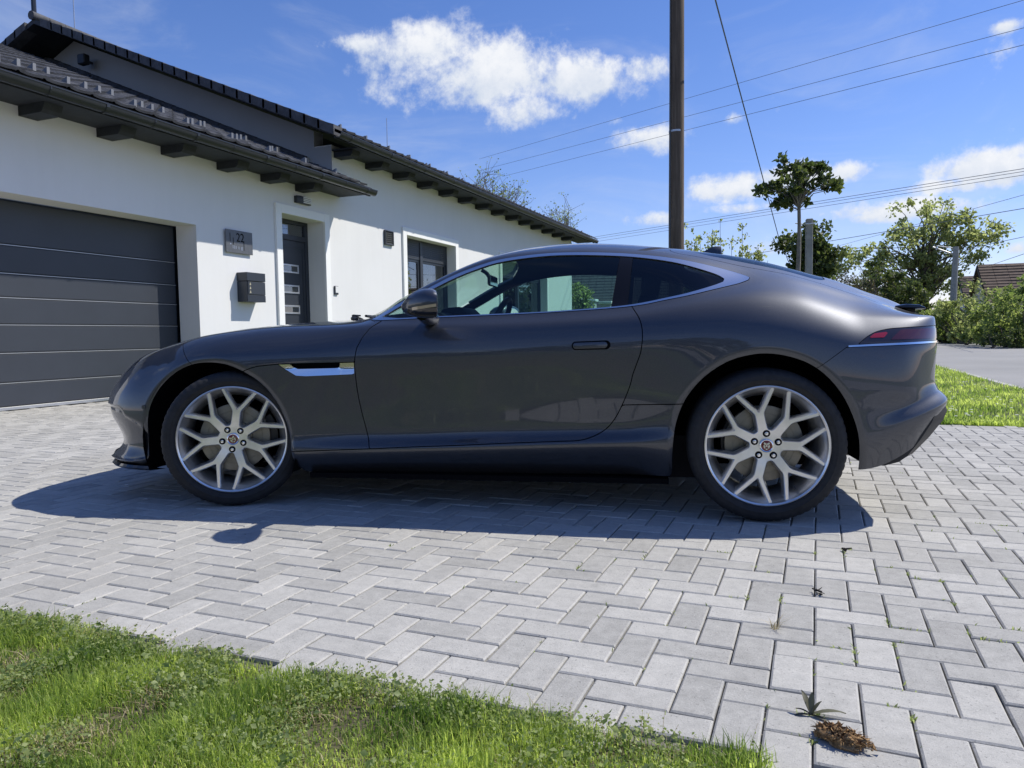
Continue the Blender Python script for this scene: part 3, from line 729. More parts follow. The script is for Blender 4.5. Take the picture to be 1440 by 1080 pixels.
    d = MB(); d.lathe([(.02, -.030), (.085, -.030), (.088, -.012), (.108, -.012), (.108, -.0155), (.135, -.0155), (.136, -.0165), (.160, -.0165), (.172, -.0155), (.173, .006), (.09, .006), (.02, 0)], 64, 'Y'); d.build('brake_disc', 'disc_iron', o, smooth=30)
    for k in range(5):
        a = 2*math.pi*k/5+.31; M = Matrix.Translation((.0535*math.cos(a), 0, .0535*math.sin(a)))
        b = MB(); b.lathe([(.0, -.0985), (.0065, -.0978), (.0085, -.0945), (.0092, -.092), (.0092, -.080)], 12, 'Y', M)
        b.build('wheel_nut', 'chrome', o, smooth=40)
        b = MB(); b.lathe([(.0165, -.0855), (.0160, -.0882), (.0, -.0882)], 18, 'Y', M); b.build('nut_seat', 'black_void', o, smooth=40)
    c = MB(); c.lathe([(.0305, -.088), (.0300, -.0965), (.0270, -.0985), (.0240, -.0975), (.0238, -.0965)], 40, 'Y'); c.build('cap_ring', 'chrome', o, smooth=40)
    c = MB(); c.lathe([(.0, -.0990), (.010, -.0987), (.020, -.0976), (.0242, -.0962)], 40, 'Y'); c.build('centre_cap', 'red_enamel', o, smooth=60)
    # embossed animal face on the cap: brow, ears, muzzle, fangs
    e = MB()
    Mx = Matrix(((1, 0, 0, 0), (0, 0, -1, 0), (0, 1, 0, 0), (0, 0, 0, 1)))
    def em(poly, h=.1003, s=.0165, sym=True):
        for sg in ((1, -1) if sym else (1,)):
            q = [(x*sg*s, y*s) for x, y in poly]; q = q if sg > 0 else q[::-1]
            e.prism(q, .0965, h, Mx)
    em([(0, .55), (.35, .75), (.62, .95), (.78, .70), (.70, .35), (.30, .28), (0, .30)])
    em([(.30, .05), (.75, .22), (.85, -.1), (.70, -.55), (.45, -.85), (.38, -.35)])
    em([(0, .22), (.16, .2), (.24, -.18), (0, -.22)], .1006)
    em([(.0, -.78), (.26, -.72), (.22, -1.02), (0, -1.08)])
    em([(.16, -.30), (.30, -.32), (.22, -.58)])
    e.build('emblem', 'satin_chrome', o)
    v = MB(); v.tube([(.2325*math.cos(-.98), -.070, .2325*math.sin(-.98)), (.218*math.cos(-.98), -.094, .218*math.sin(-.98))], .0042, 8); v.build('valve', 'black_plastic', o)
    return o
def copy_tree(o, parent=None):
    c = o.copy(); C.objects.link(c)
    if parent is not None: c.parent = parent
    for ch in list(o.children): copy_tree(ch, c)
    return c

CAR_O = Vector((-2.927, 3.837, 0)); CAR_DIR = math.atan2(4.376-3.837, -.383+2.927)
def build_car():
    car = empty('sports_car', CAR_O, CAR_DIR, 'dark grey metallic two-door sports coupe parked side-on across the paved driveway', 'car')
    P = build_body(car)
    # wheels
    w = make_wheel(car); steer = 0.375
    spots = [(0, -.80, 0.343, 'fl'), (2.622, -.828, .343, 'rl'), (0, .80, .343, 'fr'), (2.622, .828, .343, 'rr')]
    for k, (s, y, z, nm) in enumerate(spots):
        o = w if k == 0 else copy_tree(w, car)
        o.location = (s, y, z)
        rz = {'fl': steer, 'fr': math.pi+steer, 'rl': 0, 'rr': math.pi}[nm]
        spin = {'fl': .515, 'rl': -.01, 'fr': .2, 'rr': .9}[nm]
        o.rotation_mode = 'QUATERNION'
        o.rotation_quaternion = (Matrix.Rotation(rz, 3, 'Z') @ Matrix.Rotation(-spin, 3, 'Y')).to_quaternion()
    # arch liners, calipers, hubs
    for nm, s0, zc, r0, r1 in (('f', -.045, .335, .425, .46), ('r', 2.615, .345, .425, .45)):
        for sg in (-1, 1):
            b = MB(); n = 28
            for i in range(n):
                lo_, sp_ = (-.12, 1.24) if nm == 'f' else (-.06, 1.18); a0, a1 = math.pi*(lo_+sp_*i/n), math.pi*(lo_+sp_*(i+1)/n)
                y0, y1 = sg*.50, sg*.892
                b.add([(s0+r0*math.cos(a0), y0, zc+r0*math.sin(a0)), (s0+r0*math.cos(a0), y1, zc+r0*math.sin(a0)), (s0+r0*math.cos(a1), y1, zc+r0*math.sin(a1)), (s0+r0*math.cos(a1), y0, zc+r0*math.sin(a1))], [(0, 1, 2, 3)])
            b.add([(s0+r0*math.cos(math.pi*(-.12+1.24*i/n)), sg*.50, zc+r0*math.sin(math.pi*(-.12+1.24*i/n))) for i in range(n+1)], [tuple(range(n+1))])
            b.build('wheel_arch_liner', 'black_void', car, recalc=False)
    for s, y0, ang in ((0, .735, 2.6 if False else .2), (2.622, .765, math.pi-.1)):
        for sg in (-1, 1):
            b = MB(); st = (steer if s == 0 else 0)
            M = Matrix.Translation((s, sg*y0, .343)) @ Matrix.Rotation(st, 4, 'Z')
            for k in range(6):
                a0, a1 = ang-.45+.9*k/6, ang-.45+.9*(k+1)/6
                q = [(r*math.cos(a), r*math.sin(a)) for r, a in ((.118, a0), (.185, a0), (.185, a1), (.118, a1))]
                vv = [M @ Vector((x, -.055*sg*1.0, z)) for x, z in q]+[M @ Vector((x, .05*sg, z)) for x, z in q]
                b.add(vv, [(0, 1, 2, 3), (7, 6, 5, 4), (0, 4, 5, 1), (1, 5, 6, 2), (2, 6, 7, 3), (3, 7, 4, 0)])
            b.build('brake_caliper', 'caliper', car)
    # floor, diffuser, splitter
    b = MB()
    b.box((.42, -.84, .145), (2.20, .84, .17)); b.box((-.80, -.50, .13), (.44, .50, .16)); b.box((2.18, -.52, .15), (2.30, .52, .20)); b.box((2.30, -.5, .24), (3.1, .5, .28))
    b.build('floor_pan', 'black_void', car)
    b = MB(); dif = [(3.10, .250), (3.16, .278), (3.27, .350), (3.38, .435), (3.475, .512), (3.484, .488), (3.466, .445), (3.40, .368), (3.32, .292), (3.27, .266), (3.18, .248)]
    prof = [(.845, 1.0), (.80, 1.0)]
    def dslice(y, sh): return [(x-sh*max(0, (x-3.04))*.9, y, z) for x, z in dif]
    ys = [(-.848, .36), (-.77, .17), (-.65, .07), (-.45, .02), (-.25, 0), (.25, 0), (.45, .02), (.65, .07), (.77, .17), (.848, .36)]; vv = []; ff = []
    for y, sh in ys: vv += dslice(y, sh)
    k = len(dif)
    for i in range(len(ys)-1):
        for j in range(k): ff.append((i*k+j, i*k+(j+1) % k, (i+1)*k+(j+1) % k, (i+1)*k+j))
    ff += [tuple(range(k)), tuple(range((len(ys)-1)*k, len(ys)*k))[::-1]]
    b.add(vv, ff); b.build('diffuser', 'black_plastic', car, smooth=35)
    pts = [(-.44, .880), (-.58, .850), (-.715, .77), (-.81, .665), (-.872, .52), (-.912, .3), (-.925, 0)]
    pts = [tuple(p) for p in smooth_poly(pts, 4, False)]; full = [(s, -y) for s, y in pts]+[(s, y) for s, y in pts[::-1][1:]]
    vv = []; ff = []
    for s, y in full:
        c = Vector((s-.1, y*.98)); o_ = Vector((s, y)); nrm = Vector((min(s+.25, 0)*.9, y*.7)); nrm.normalize()
        for (off, z) in ((-.10, .200), (.004, .196), (.014, .184), (.006, .174), (-.10, .168)):
            vv.append((s+nrm.x*off, y+nrm.y*off, z))
    for i in range(len(full)-1):
        for j in range(4): ff.append((i*5+j, i*5+j+1, (i+1)*5+j+1, (i+1)*5+j))
    b = MB(); b.add(vv, ff); b.build('front_splitter', 'gloss_black', car, smooth=40)
    # door handle and mirror on each side (children of the doors)
    for sd in (-1, 1):
        dr = P['door%d' % sd]
        def capsule(hw, hh, n=10):
            return [((hw-hh)*(1 if math.cos(a) > 0 else -1)+hh*math.cos(a), hh*math.sin(a)) for a in np.linspace(-math.pi/2, 3*math.pi/2, 2*n, endpoint=False)]
        me = dr.data; co = np.empty(len(me.vertices)*3); me.vertices.foreach_get('co', co); co = co.reshape(-1, 3); me_n = me.vertex_normals
        j = np.argsort(((co-np.array([1.848, .917*sd, .797]))**2).sum(1))[:12]
        cc = Vector(co[j].mean(0)); nz = sum((Vector(me_n[int(q)].vector) for q in j), Vector((0, 0, 0))); nz = nz if nz.y*sd > 0 else -nz; nz.x *= .3; nz.normalize()
        ax = Vector((1, 0, .02)); ax = (ax-nz*ax.dot(nz)).normalized(); az = nz.cross(ax)
        Mh = Matrix(((ax.x, az.x, nz.x, cc.x), (ax.y, az.y, nz.y, cc.y), (ax.z, az.z, nz.z, cc.z), (0, 0, 0, 1)))
        b = MB(); b.prism(capsule(.089, .0205), -.02, .0022, Mh); b.build('handle_recess', 'black_void', dr)
        b = MB(); b.prism([(x-.004, y) for x, y in capsule(.079, .0152)], -.015, .0075, Mh); b.build('door_handle', 'car_paint', dr, bevel=.003, smooth=40)
        # mirror housing: stacked oval sections from front tip to rear face
        secs = [(.985, .004, .006, .985, 1.00), (.995, .030, .022, .985, 1.00), (1.02, .070, .045, .991, 1.00), (1.055, .100, .060, .996, 1.00), (1.095, .116, .067, .9985, 1.0), (1.130, .120, .067, .998, 1.0), (1.148, .117, .062, .995, 1.0), (1.153, .108, .054, .993, 1.0)]
        vv = []; ff = []; n = 28
        for (s, hw, hh, zc, _) in secs:
            for k in range(n):
                a = 2*math.pi*k/n; cx, cz = math.cos(a), math.sin(a); e = .75
                x = hw*math.copysign(abs(cx)**e, cx); z = hh*math.copysign(abs(cz)**e, cz)
                vv.append((s+.34*x, sd*(1.035+x-.02*(1.15-s)), zc+z))
        for i in range(len(secs)-1):
            for k in range(n): ff.append((i*n+k, i*n+(k+1) % n, (i+1)*n+(k+1) % n, (i+1)*n+k))
        ff += [tuple(range(n))[::-1], tuple(range((len(secs)-1)*n, len(secs)*n))]
        b = MB(); b.add(vv, ff); b.mi = [1 if len(f) == 4 and f[0] % n >= n//2+1 and f[0] % n < n-1 else 0 for f in ff]; mo = b.build('door_mirror', ['car_paint', 'gloss_black'], car, smooth=50)
        b = MB(); b.lathe([(.0, 1.1545), (.049, 1.1545), (.053, 1.1525), (.053, 1.150)], 28, 'Y', Matrix.Translation((0, sd*1.035, .993)) @ Matrix(((.34*1.95*1.0, 1, 0, 0), (1.95*sd, 0, 0, 0), (0, 0, 1, 0), (0, 0, 0, 1)))); b.build('mirror_glass', 'chrome', mo)
        # indicator strip along the outer face of the housing
        vv = []; ff = []
        for i, s in enumerate(np.linspace(1.035, 1.146, 10)):
            hw = np.interp(s, [q[0] for q in secs], [q[1] for q in secs]); hh = np.interp(s, [q[0] for q in secs], [q[2] for q in secs])
            for zz in (.966, .979):
                zz2 = zz+.013*(s-1.035)/.11; zc = .9975
                cz = min(.98, abs(zz2-zc)/hh)**(1/.75); x = hw*(max(0, 1-cz*cz)**.5)**.75
                vv.append((s+.34*x, sd*(1.035+x-.02*(1.15-s)+.003), zz2))
        for i in range(9): ff.append((2*i, 2*i+1, 2*i+3, 2*i+2))
        b = MB(); b.add(vv, ff); b.build('indicator', 'lamp_amber', mo)
        b = MB()
        for k in range(8):
            pass
        b.tube([(1.075, sd*.80, .925), (1.07, sd*.88, .928), (1.07, sd*.95, .938), (1.075, sd*1.0, .95)], [.036, .032, .028, .03], 10); b.build('mirror_arm', 'gloss_black', mo, smooth=50)
    # wipers, aerial fin, spoiler, badge
    b = MB(); b.tube([(.40, -.15, .948), (.47, -.33, .955), (.56, -.52, .950), (.60, -.60, .944)], [.010, .012, .012, .008], 6)
    b.tube([(.44, -.10, .955), (.50, -.40, .968), (.62, -.60, .962)], [.006, .008, .004], 5); b.build('wiper', 'black_plastic', car)
    b = MB(); b.tube([(.40, .35, .957), (.44, .1, .972), (.47, -.12, .974)], [.010, .012, .008], 6); b.build('wiper', 'black_plastic', car)
    vv = []; ff = []
    for (s, hw, zt) in ((2.40, .004, 1.285), (2.43, .016, 1.305), (2.47, .026, 1.326), (2.505, .030, 1.3275), (2.518, .030, 1.325), (2.524, .03, 1.25)):
        zb = 1.24; vv += [(s, -hw*1.3, zb), (s, -hw*.9, zt-.018), (s, -hw*.25, zt), (s, hw*.25, zt), (s, hw*.9, zt-.018), (s, hw*1.3, zb)]
    for i in range(5):
        for j in range(5): ff.append((i*6+j, i*6+j+1, (i+1)*6+j+1, (i+1)*6+j))
    b = MB(); b.add(vv, ff); b.build('roof_aerial', 'car_paint', car, smooth=40)
    sp = [(3.29, .964), (3.34, .972), (3.40, .968), (3.428, .955), (3.430, .946), (3.38, .950), (3.30, .956)]
    b = MB(); b.prism([(s, z) for s, z in sp], -.46, .46, Matrix(((1, 0, 0, 0), (0, 0, 1, 0), (0, 1, 0, 0), (0, 0, 0, 1)))); b.build('spoiler', 'gloss_black', car, bevel=.006, smooth=40)
    for sg in (-1, 1):
        b = MB(); b.box((3.30, sg*.38-.02, .93), (3.40, sg*.38+.02, .955)); b.build('spoiler_mount', 'black_plastic', car)
    b = MB(); b.box((3.472, -.26, .62), (3.486, .26, .73)); b.build('number_plate', 'satin_chrome', car, bevel=.004)
    b = MB(); b.box((3.478, -.10, .735), (3.497, .10, .750)); b.build('boot_release', 'black_plastic', car)
    for sg in (-1, 1):
        b = MB(); b.tube([(-.452, sg*.880, .505), (-.452, sg*.8985, .505)], .011, 16); b.build('parking_sensor', 'car_paint', car)
    # cabin
    b = MB(); b.box((.62, -.74, .16), (2.35, .74, .36)); b.build('cabin_floor', 'interior', car)
    b = MB(); dash = [(.66, .40), (.66, .90), (.80, .955), (.98, .972), (1.10, .965), (1.16, .93), (1.16, .80), (1.05, .60), (.95, .40)]
    b.prism(dash, -.76, .76, Matrix(((1, 0, 0, 0), (0, 0, 1, 0), (0, 1, 0, 0), (0, 0, 0, 1)))); b.build('dashboard', 'interior', car, bevel=.012, smooth=40)
    b = MB(); b.prism([(1.02, .95), (1.06, .995), (1.15, 1.0), (1.19, .96)], -.56, -.20, Matrix(((1, 0, 0, 0), (0, 0, 1, 0), (0, 1, 0, 0), (0, 0, 0, 1)))); b.build('instrument_hood', 'interior', car, bevel=.01, smooth=40)
    M = Matrix.Translation((1.30, -.37, .875)) @ Matrix.Rotation(rad(-66), 4, 'Y')
    ring = [(.18*math.cos(a), .18*math.sin(a), 0) for a in np.linspace(0, 2*math.pi, 49)]
    b = MB(); b.tube([M @ Vector(p) for p in ring], .0155, 10, False)
    b.tube([M @ Vector((0, -.16, 0)), M @ Vector((0, .16, 0))], .016, 6); b.tube([M @ Vector((0, 0, 0)), M @ Vector((-.16, 0, 0))], .016, 6)
    b.lathe([(0, .02), (.055, .012), (.06, -.01), (.03, -.05), (0, -.2)], 20, 'Z', M); b.build('steering_wheel', 'leather', car, smooth=50)
    for sg in (-1, 1):
        y = sg*.37
        def seat(profile, hw, nm, par=None, tp=.85):
            b = MB(); k = len(profile); vv = []; ff = []
            rows = [(-hw, .80), (-hw*.92, .96), (-hw*.6, 1.0), (hw*.6, 1.0), (hw*.92, .96), (hw, .80)]
            cx = sum(p[0] for p in profile)/k; cz = sum(p[1] for p in profile)/k
            for yy, sc in rows: vv += [(cx+(px-cx)*sc, y+yy, cz+(pz-cz)*sc) for px, pz in profile]
            for i in range(len(rows)-1):
                for j in range(k): ff.append((i*k+j, i*k+(j+1) % k, (i+1)*k+(j+1) % k, (i+1)*k+j))
            ff += [tuple(range(k)), tuple(range((len(rows)-1)*k, len(rows)*k))[::-1]]
            b.add(vv, ff); return b.build(nm, 'leather', par or car, smooth=60)
        s0 = seat([(1.45, .36), (1.42, .46), (1.48, .52), (1.75, .49), (1.95, .46), (1.98, .36)], .25, 'seat')
        seat([(1.84, .44), (1.98, .44), (2.09, .70), (2.17, 1.0), (2.15, 1.04), (2.07, 1.04), (2.00, .85), (1.90, .60)], .24, 'backrest', s0)
        seat([(2.07, 1.02), (2.16, 1.02), (2.18, 1.12), (2.13, 1.155), (2.08, 1.14)], .13, 'headrest', s0)
    b = MB(); b.box((2.22, -.70, .55), (2.30, .70, .955)); b.box((2.30, -.60, .80), (3.20, .60, .86)); b.build('rear_bulkhead', 'interior', car)
    b = MB(); b.bevbox((1.205, -.115, 1.135), (1.222, .115, 1.20), .008, Matrix.Translation((0, 0, 0))); b.tube([(1.21, 0, 1.17), (1.18, 0, 1.215), (1.15, 0, 1.235)], .012, 8); rm = b.build('rear_view_mirror', 'interior', car)
    b = MB(); b.box((1.2225, -.108, 1.141), (1.2235, .108, 1.194)); b.build('mirror_glass', 'chrome', rm)
    return car
# ------------------------------------------------------------------ ground
mat('soil', (0.10, 0.085, 0.05), 0.95, build=vary((0.10, 0.088, 0.05), 0.4, 9, 0.5, 70, bdist=.01))
mat('turf', (0.085, 0.12, 0.03), 0.95, build=vary((0.10, 0.125, 0.035), 0.35, 1.5, 0.6, 30, bdist=.02))
mat('joint_sand', (0.16, 0.15, 0.135), 0.95, build=vary((0.17, 0.16, 0.14), 0.5, 25, 0.4, 200))
def asphalt_build(N, b):
    p = world_pos(N)
    big = N.noise(p, .35, 4, .6); fin = N.noise(p, 60, 3, .7)
    c = N.ramp(N.math('ADD', N.math('MULTIPLY', big, .5), N.math('MULTIPLY', fin, .5)), [(.3, (.22, .22, .215)), (.7, (.34, .335, .325))])
    N.nt.links.new(c, b.inputs['Base Color'])
    bp = N.n('ShaderNodeBump'); bp.inputs['Strength'].default_value = .5; bp.inputs['Distance'].default_value = .006
    N.nt.links.new(fin, bp.inputs['Height']); N.nt.links.new(bp.outputs[0], b.inputs['Normal'])
mat('asphalt', (.28, .28, .27), .92, build=asphalt_build)
mat('concrete', (.42, .41, .39), .9, build=vary((.42, .41, .39), .2, 3, .3, 60))
def paver_build(N, b):
    p = world_pos(N)
    at = N.n('ShaderNodeAttribute', attribute_name='tone'); tone = at.outputs['Fac']
    fin = N.noise(p, 260, 4, .85); mid = N.noise(p, 24, 5, .65); big = N.noise(p, 1.6, 4, .6)
    v = N.math('ADD', N.math('MULTIPLY', tone, .12), N.math('ADD', N.math('MULTIPLY', mid, .27), N.math('MULTIPLY', fin, .42)))
    v = N.math('ADD', v, N.math('MULTIPLY', big, .18))
    c = N.ramp(v, [(.28, (.205, .202, .190)), (.47, (.365, .359, .338)), (.66, (.52, .508, .474))])
    st = N.smooth(N.noise(p, 5.5, 6, .7), .60, .72)
    c = N.mix(N.math('MULTIPLY', st, .35), c, (.20, .195, .185))
    pits = N.smooth(N.noise(p, 150, 2, .5), .63, .70); c = N.mix(N.math('MULTIPLY', pits, .55), c, (.13, .128, .12))
    pale = N.smooth(N.noise(p, 210, 2, .5), .66, .74); c = N.mix(N.math('MULTIPLY', pale, .5), c, (.66, .65, .62))
    dirt = N.smooth(N.noise(p, .9, 5, .65), .50, .72); c = N.mix(N.math('MULTIPLY', dirt, .22), c, (.22, .205, .175))
    N.nt.links.new(c, b.inputs['Base Color'])
    bp = N.n('ShaderNodeBump'); bp.inputs['Strength'].default_value = .55; bp.inputs['Distance'].default_value = .0016
    N.nt.links.new(N.math('ADD', fin, N.noise(p, 90, 4, .6)), bp.inputs['Height']); N.nt.links.new(bp.outputs[0], b.inputs['Normal'])
mat('paver_concrete', (.33, .33, .33), .88, build=paver_build)

def sheet(name, x0, y0, x1, y1, z, m, parent=None, kind='structure'):
    me = bpy.data.meshes.new(name); me.from_pydata([(x0, y0, z), (x1, y0, z), (x1, y1, z), (x0, y1, z)], [], [(0, 1, 2, 3)]); me.update()
    o = link(name, me, m, parent)
    if kind: o['kind'] = kind
    return o
DX0, DX1, DY0, DY1 = -9.22, 2.80, 1.50, 7.56
def build_ground():
    sheet('ground', -300, -300, 300, 500, -.045, 'turf')
    sheet('street', 2.85, -120, 8.6, 260, -.022, 'asphalt')
    kb = MB()
    kb.bevbox((2.74, -60, -.04), (2.86, 1.44, .055), .01); kb.bevbox((2.76, 7.62, -.06), (2.86, 160, -.008), .005)
    sheet('path', 8.6, 47, 16, 62, -.018, 'concrete'); sheet('neighbour_driveway', 8.6, 24, 15, 30, -.018, 'concrete')
    sheet('lawn', -9, -6, 2.74, 1.497, -.004, 'soil'); sheet('verge', -9.0, 7.57, 2.74, 60, -.006, 'turf')
    sheet('far_verge', 8.62, -60, 60, 23.9, -.012, 'turf'); sheet('far_verge', 8.62, 30.1, 60, 46.9, -.012, 'turf'); sheet('far_verge', 8.62, 62.1, 60, 160, -.012, 'turf')
    drive = sheet('driveway', DX0, DY0, DX1, DY1, -.013, 'joint_sand')
    # herringbone block paving, every block a little out of level
    rr = random.Random(3); a = .1; GX, GY = .0195, 1.9375; ROT = rad(-.55); G = .0022
    blocks = []
    i0, i1 = int((DX0-GX)/a)-8, int((DX1-GX)/a)+8; j0, j1 = int((DY0-GY)/a)-8, int((DY1-GY)/a)+8
    for i in range(i0, i1):
        for j in range(j0, j1):
            m = (i+j) % 4
            if m == 0: blocks.append((i, j, 2, 1))
            elif m == 2: blocks.append((i, j, 1, 2))
    cr, sr = math.cos(ROT), math.sin(ROT)
    def brick_mesh(lx, ly, h=.03, c=.0045):       # top with a worn chamfer, sides down into the bed
        x, y = lx/2-G, ly/2-G
        V = [(-x+c, -y+c, 0), (x-c, -y+c, 0), (x-c, y-c, 0), (-x+c, y-c, 0), (-x, -y, -c*.8), (x, -y, -c*.8), (x, y, -c*.8), (-x, y, -c*.8), (-x, -y, -h), (x, -y, -h), (x, y, -h), (-x, y, -h)]
        Fc = [(0, 1, 2, 3)]+[(k+4, (k+1) % 4+4, (k+1) % 4, k) for k in range(4)]+[(k+8, (k+1) % 4+8, (k+1) % 4+4, k+4) for k in range(4)]
        return V, Fc
    items = []
    for (i, j, w, h) in blocks:
        cx, cy = GX+(i+w/2)*a, GY+(j+h/2)*a; dx, dy = cx-GX, cy-GY
        x, y = GX+dx*cr-dy*sr, GY+dx*sr+dy*cr
        if not (DX0+.05 < x < DX1-.02 and DY0+.03 < y < DY1-.03): continue
        items.append((x, y, w, h))
    def near(it):                                  # in view and close first
        x, y = it[0], it[1]; d = Vector((x, y, -CAM_H)); v = d.dot(_f)
        if v <= .3: return 1e9
        u, w = d.dot(_r)/v*CAM_F, -d.dot(_u)/v*CAM_F
        if abs(u) > 735 or abs(w) > 560: return 1e8+v
        return v
    global BRICKS; BRICKS = list(items)
    items.sort(key=near)
    protos = {}
    for w, h in ((2, 1), (1, 2)):
        for k in range(7):
            V, Fc = brick_mesh(w*a, h*a); me = bpy.data.meshes.new('paver'); me.from_pydata(V, [], Fc); me.update()
            at = me.attributes.new('tone', 'FLOAT', 'POINT'); at.data.foreach_set('value', [k/6]*len(V)); me.materials.append(MATS['paver_concrete']); protos[w, k] = me
    fv, ff, ft = [], [], []
    for n, (x, y, w, h) in enumerate(items):
        tx, ty, z, k, rz = rr.gauss(0, .006), rr.gauss(0, .006), rr.gauss(0, .0011), rr.randrange(7), ROT+rr.gauss(0, .004)
        z = min(z, .002)
        if n < 300:
            o = bpy.data.objects.new('paver', protos[w, k]); C.objects.link(o); o.parent = drive
            o.location = (x, y, z); o.rotation_euler = (tx, ty, rz)
        else:
            V, Fc = brick_mesh(w*a, h*a); c_, s_ = math.cos(rz), math.sin(rz); b0 = len(fv)
            fv += [(x+px*c_-py*s_, y+px*s_+py*c_, z+pz+px*-ty+py*tx) for px, py, pz in V]; ff += [tuple(q+b0 for q in f) for f in Fc]; ft += [k/6]*len(V)
    me = bpy.data.meshes.new('paver_field'); me.from_pydata(fv, [], ff); me.update()
    at = me.attributes.new('tone', 'FLOAT', 'POINT'); at.data.foreach_set('value', ft)
    o = link('paver_field', me, 'paver_concrete', drive); o['kind'] = 'stuff'
    ke = kb.build('kerb', 'concrete'); ke['kind'] = 'structure'

# ------------------------------------------------------------------ the house
def plaster_build(N, b):
    p = world_pos(N)
    big = N.noise(p, .7, 5, .6); streak = N.noise(N.vmath('MULTIPLY', p, (7, 7, .45)), 1.0, 5, .65)
    z = N.n('ShaderNodeSeparateXYZ'); N.nt.links.new(p, z.inputs[0])
    foot = N.math('MULTIPLY', N.math('SUBTRACT', 1.0, N.smooth(z.outputs[2], .05, .55)), N.noise(p, 4, 5, .7))
    v = N.math('ADD', N.math('MULTIPLY', big, .7), N.math('MULTIPLY', streak, .3))
    c = N.ramp(v, [(.30, (.705, .705, .698)), (.55, (.745, .745, .74)), (.75, (.765, .765, .765))])
    c = N.mix(N.math('MULTIPLY', foot, .5), c, (.42, .39, .34)); N.nt.links.new(c, b.inputs['Base Color'])
    bp = N.n('ShaderNodeBump'); bp.inputs['Strength'].default_value = .45; bp.inputs['Distance'].default_value = .0018
    N.nt.links.new(N.noise(p, 210, 4, .7), bp.inputs['Height']); N.nt.links.new(bp.outputs[0], b.inputs['Normal'])
mat('render_white', (.75, .75, .75), .92, build=plaster_build)
mat('render_shaded', (.42, .43, .45), .92, build=vary((.42, .43, .45), .04, .8, .35, 240, bdist=.0015))  # white gable render darkened: the wall's shade is put into the colour
mat('trim_white', (.86, .86, .84), .8, build=vary((.86, .86, .84), .02, 2, .2, 240))
mat('anthracite', (.026, .032, .044), .45, build=vary((.026, .032, .044), .1, 3, rough_var=.1))
mat('door_panel_grey', (.034, .040, .052), .48, build=vary((.034, .040, .052), .06, 2.5, .25, 500, where='pos', bdist=.0006))
mat('eave_timber', (.022, .026, .034), .7, build=vary((.022, .026, .034), .25, 12))
mat('gutter_metal', (.035, .038, .044), .32, .3)
mat('roof_tile_grey', (.064, .066, .074), .8, build=vary((.066, .068, .076), .4, 7, .3, 120))
mat('steel', (.55, .56, .58), .35, .9)
mat('galvanised', (.50, .51, .53), .4, .8)
mat('guard_metal', (.22, .22, .22), .5, .7)
mat('joint_glint', (.36, .37, .38), .35, .5)
mat('plastic_white', (.75, .75, .74), .5)
mat('curtain', (.42, .43, .44), .9, build=vary((.42, .43, .44), .2, 4))
mat('room_dark', (.05, .05, .055), .9)
mat('brass_print', (.52, .47, .33), .4, .3)
mat('plaque_stone', (.10, .105, .115), .35, build=vary((.10, .105, .115), .12, 30))
WX = -8.75
Y0H, YG, YE = 2.6, 12.6, 28.55                     # garage block from Y0H to YG, main block on to YE
EX = -8.03; GZ, HZ = 3.70, 4.56                    # gutter line and heights
SL = .418
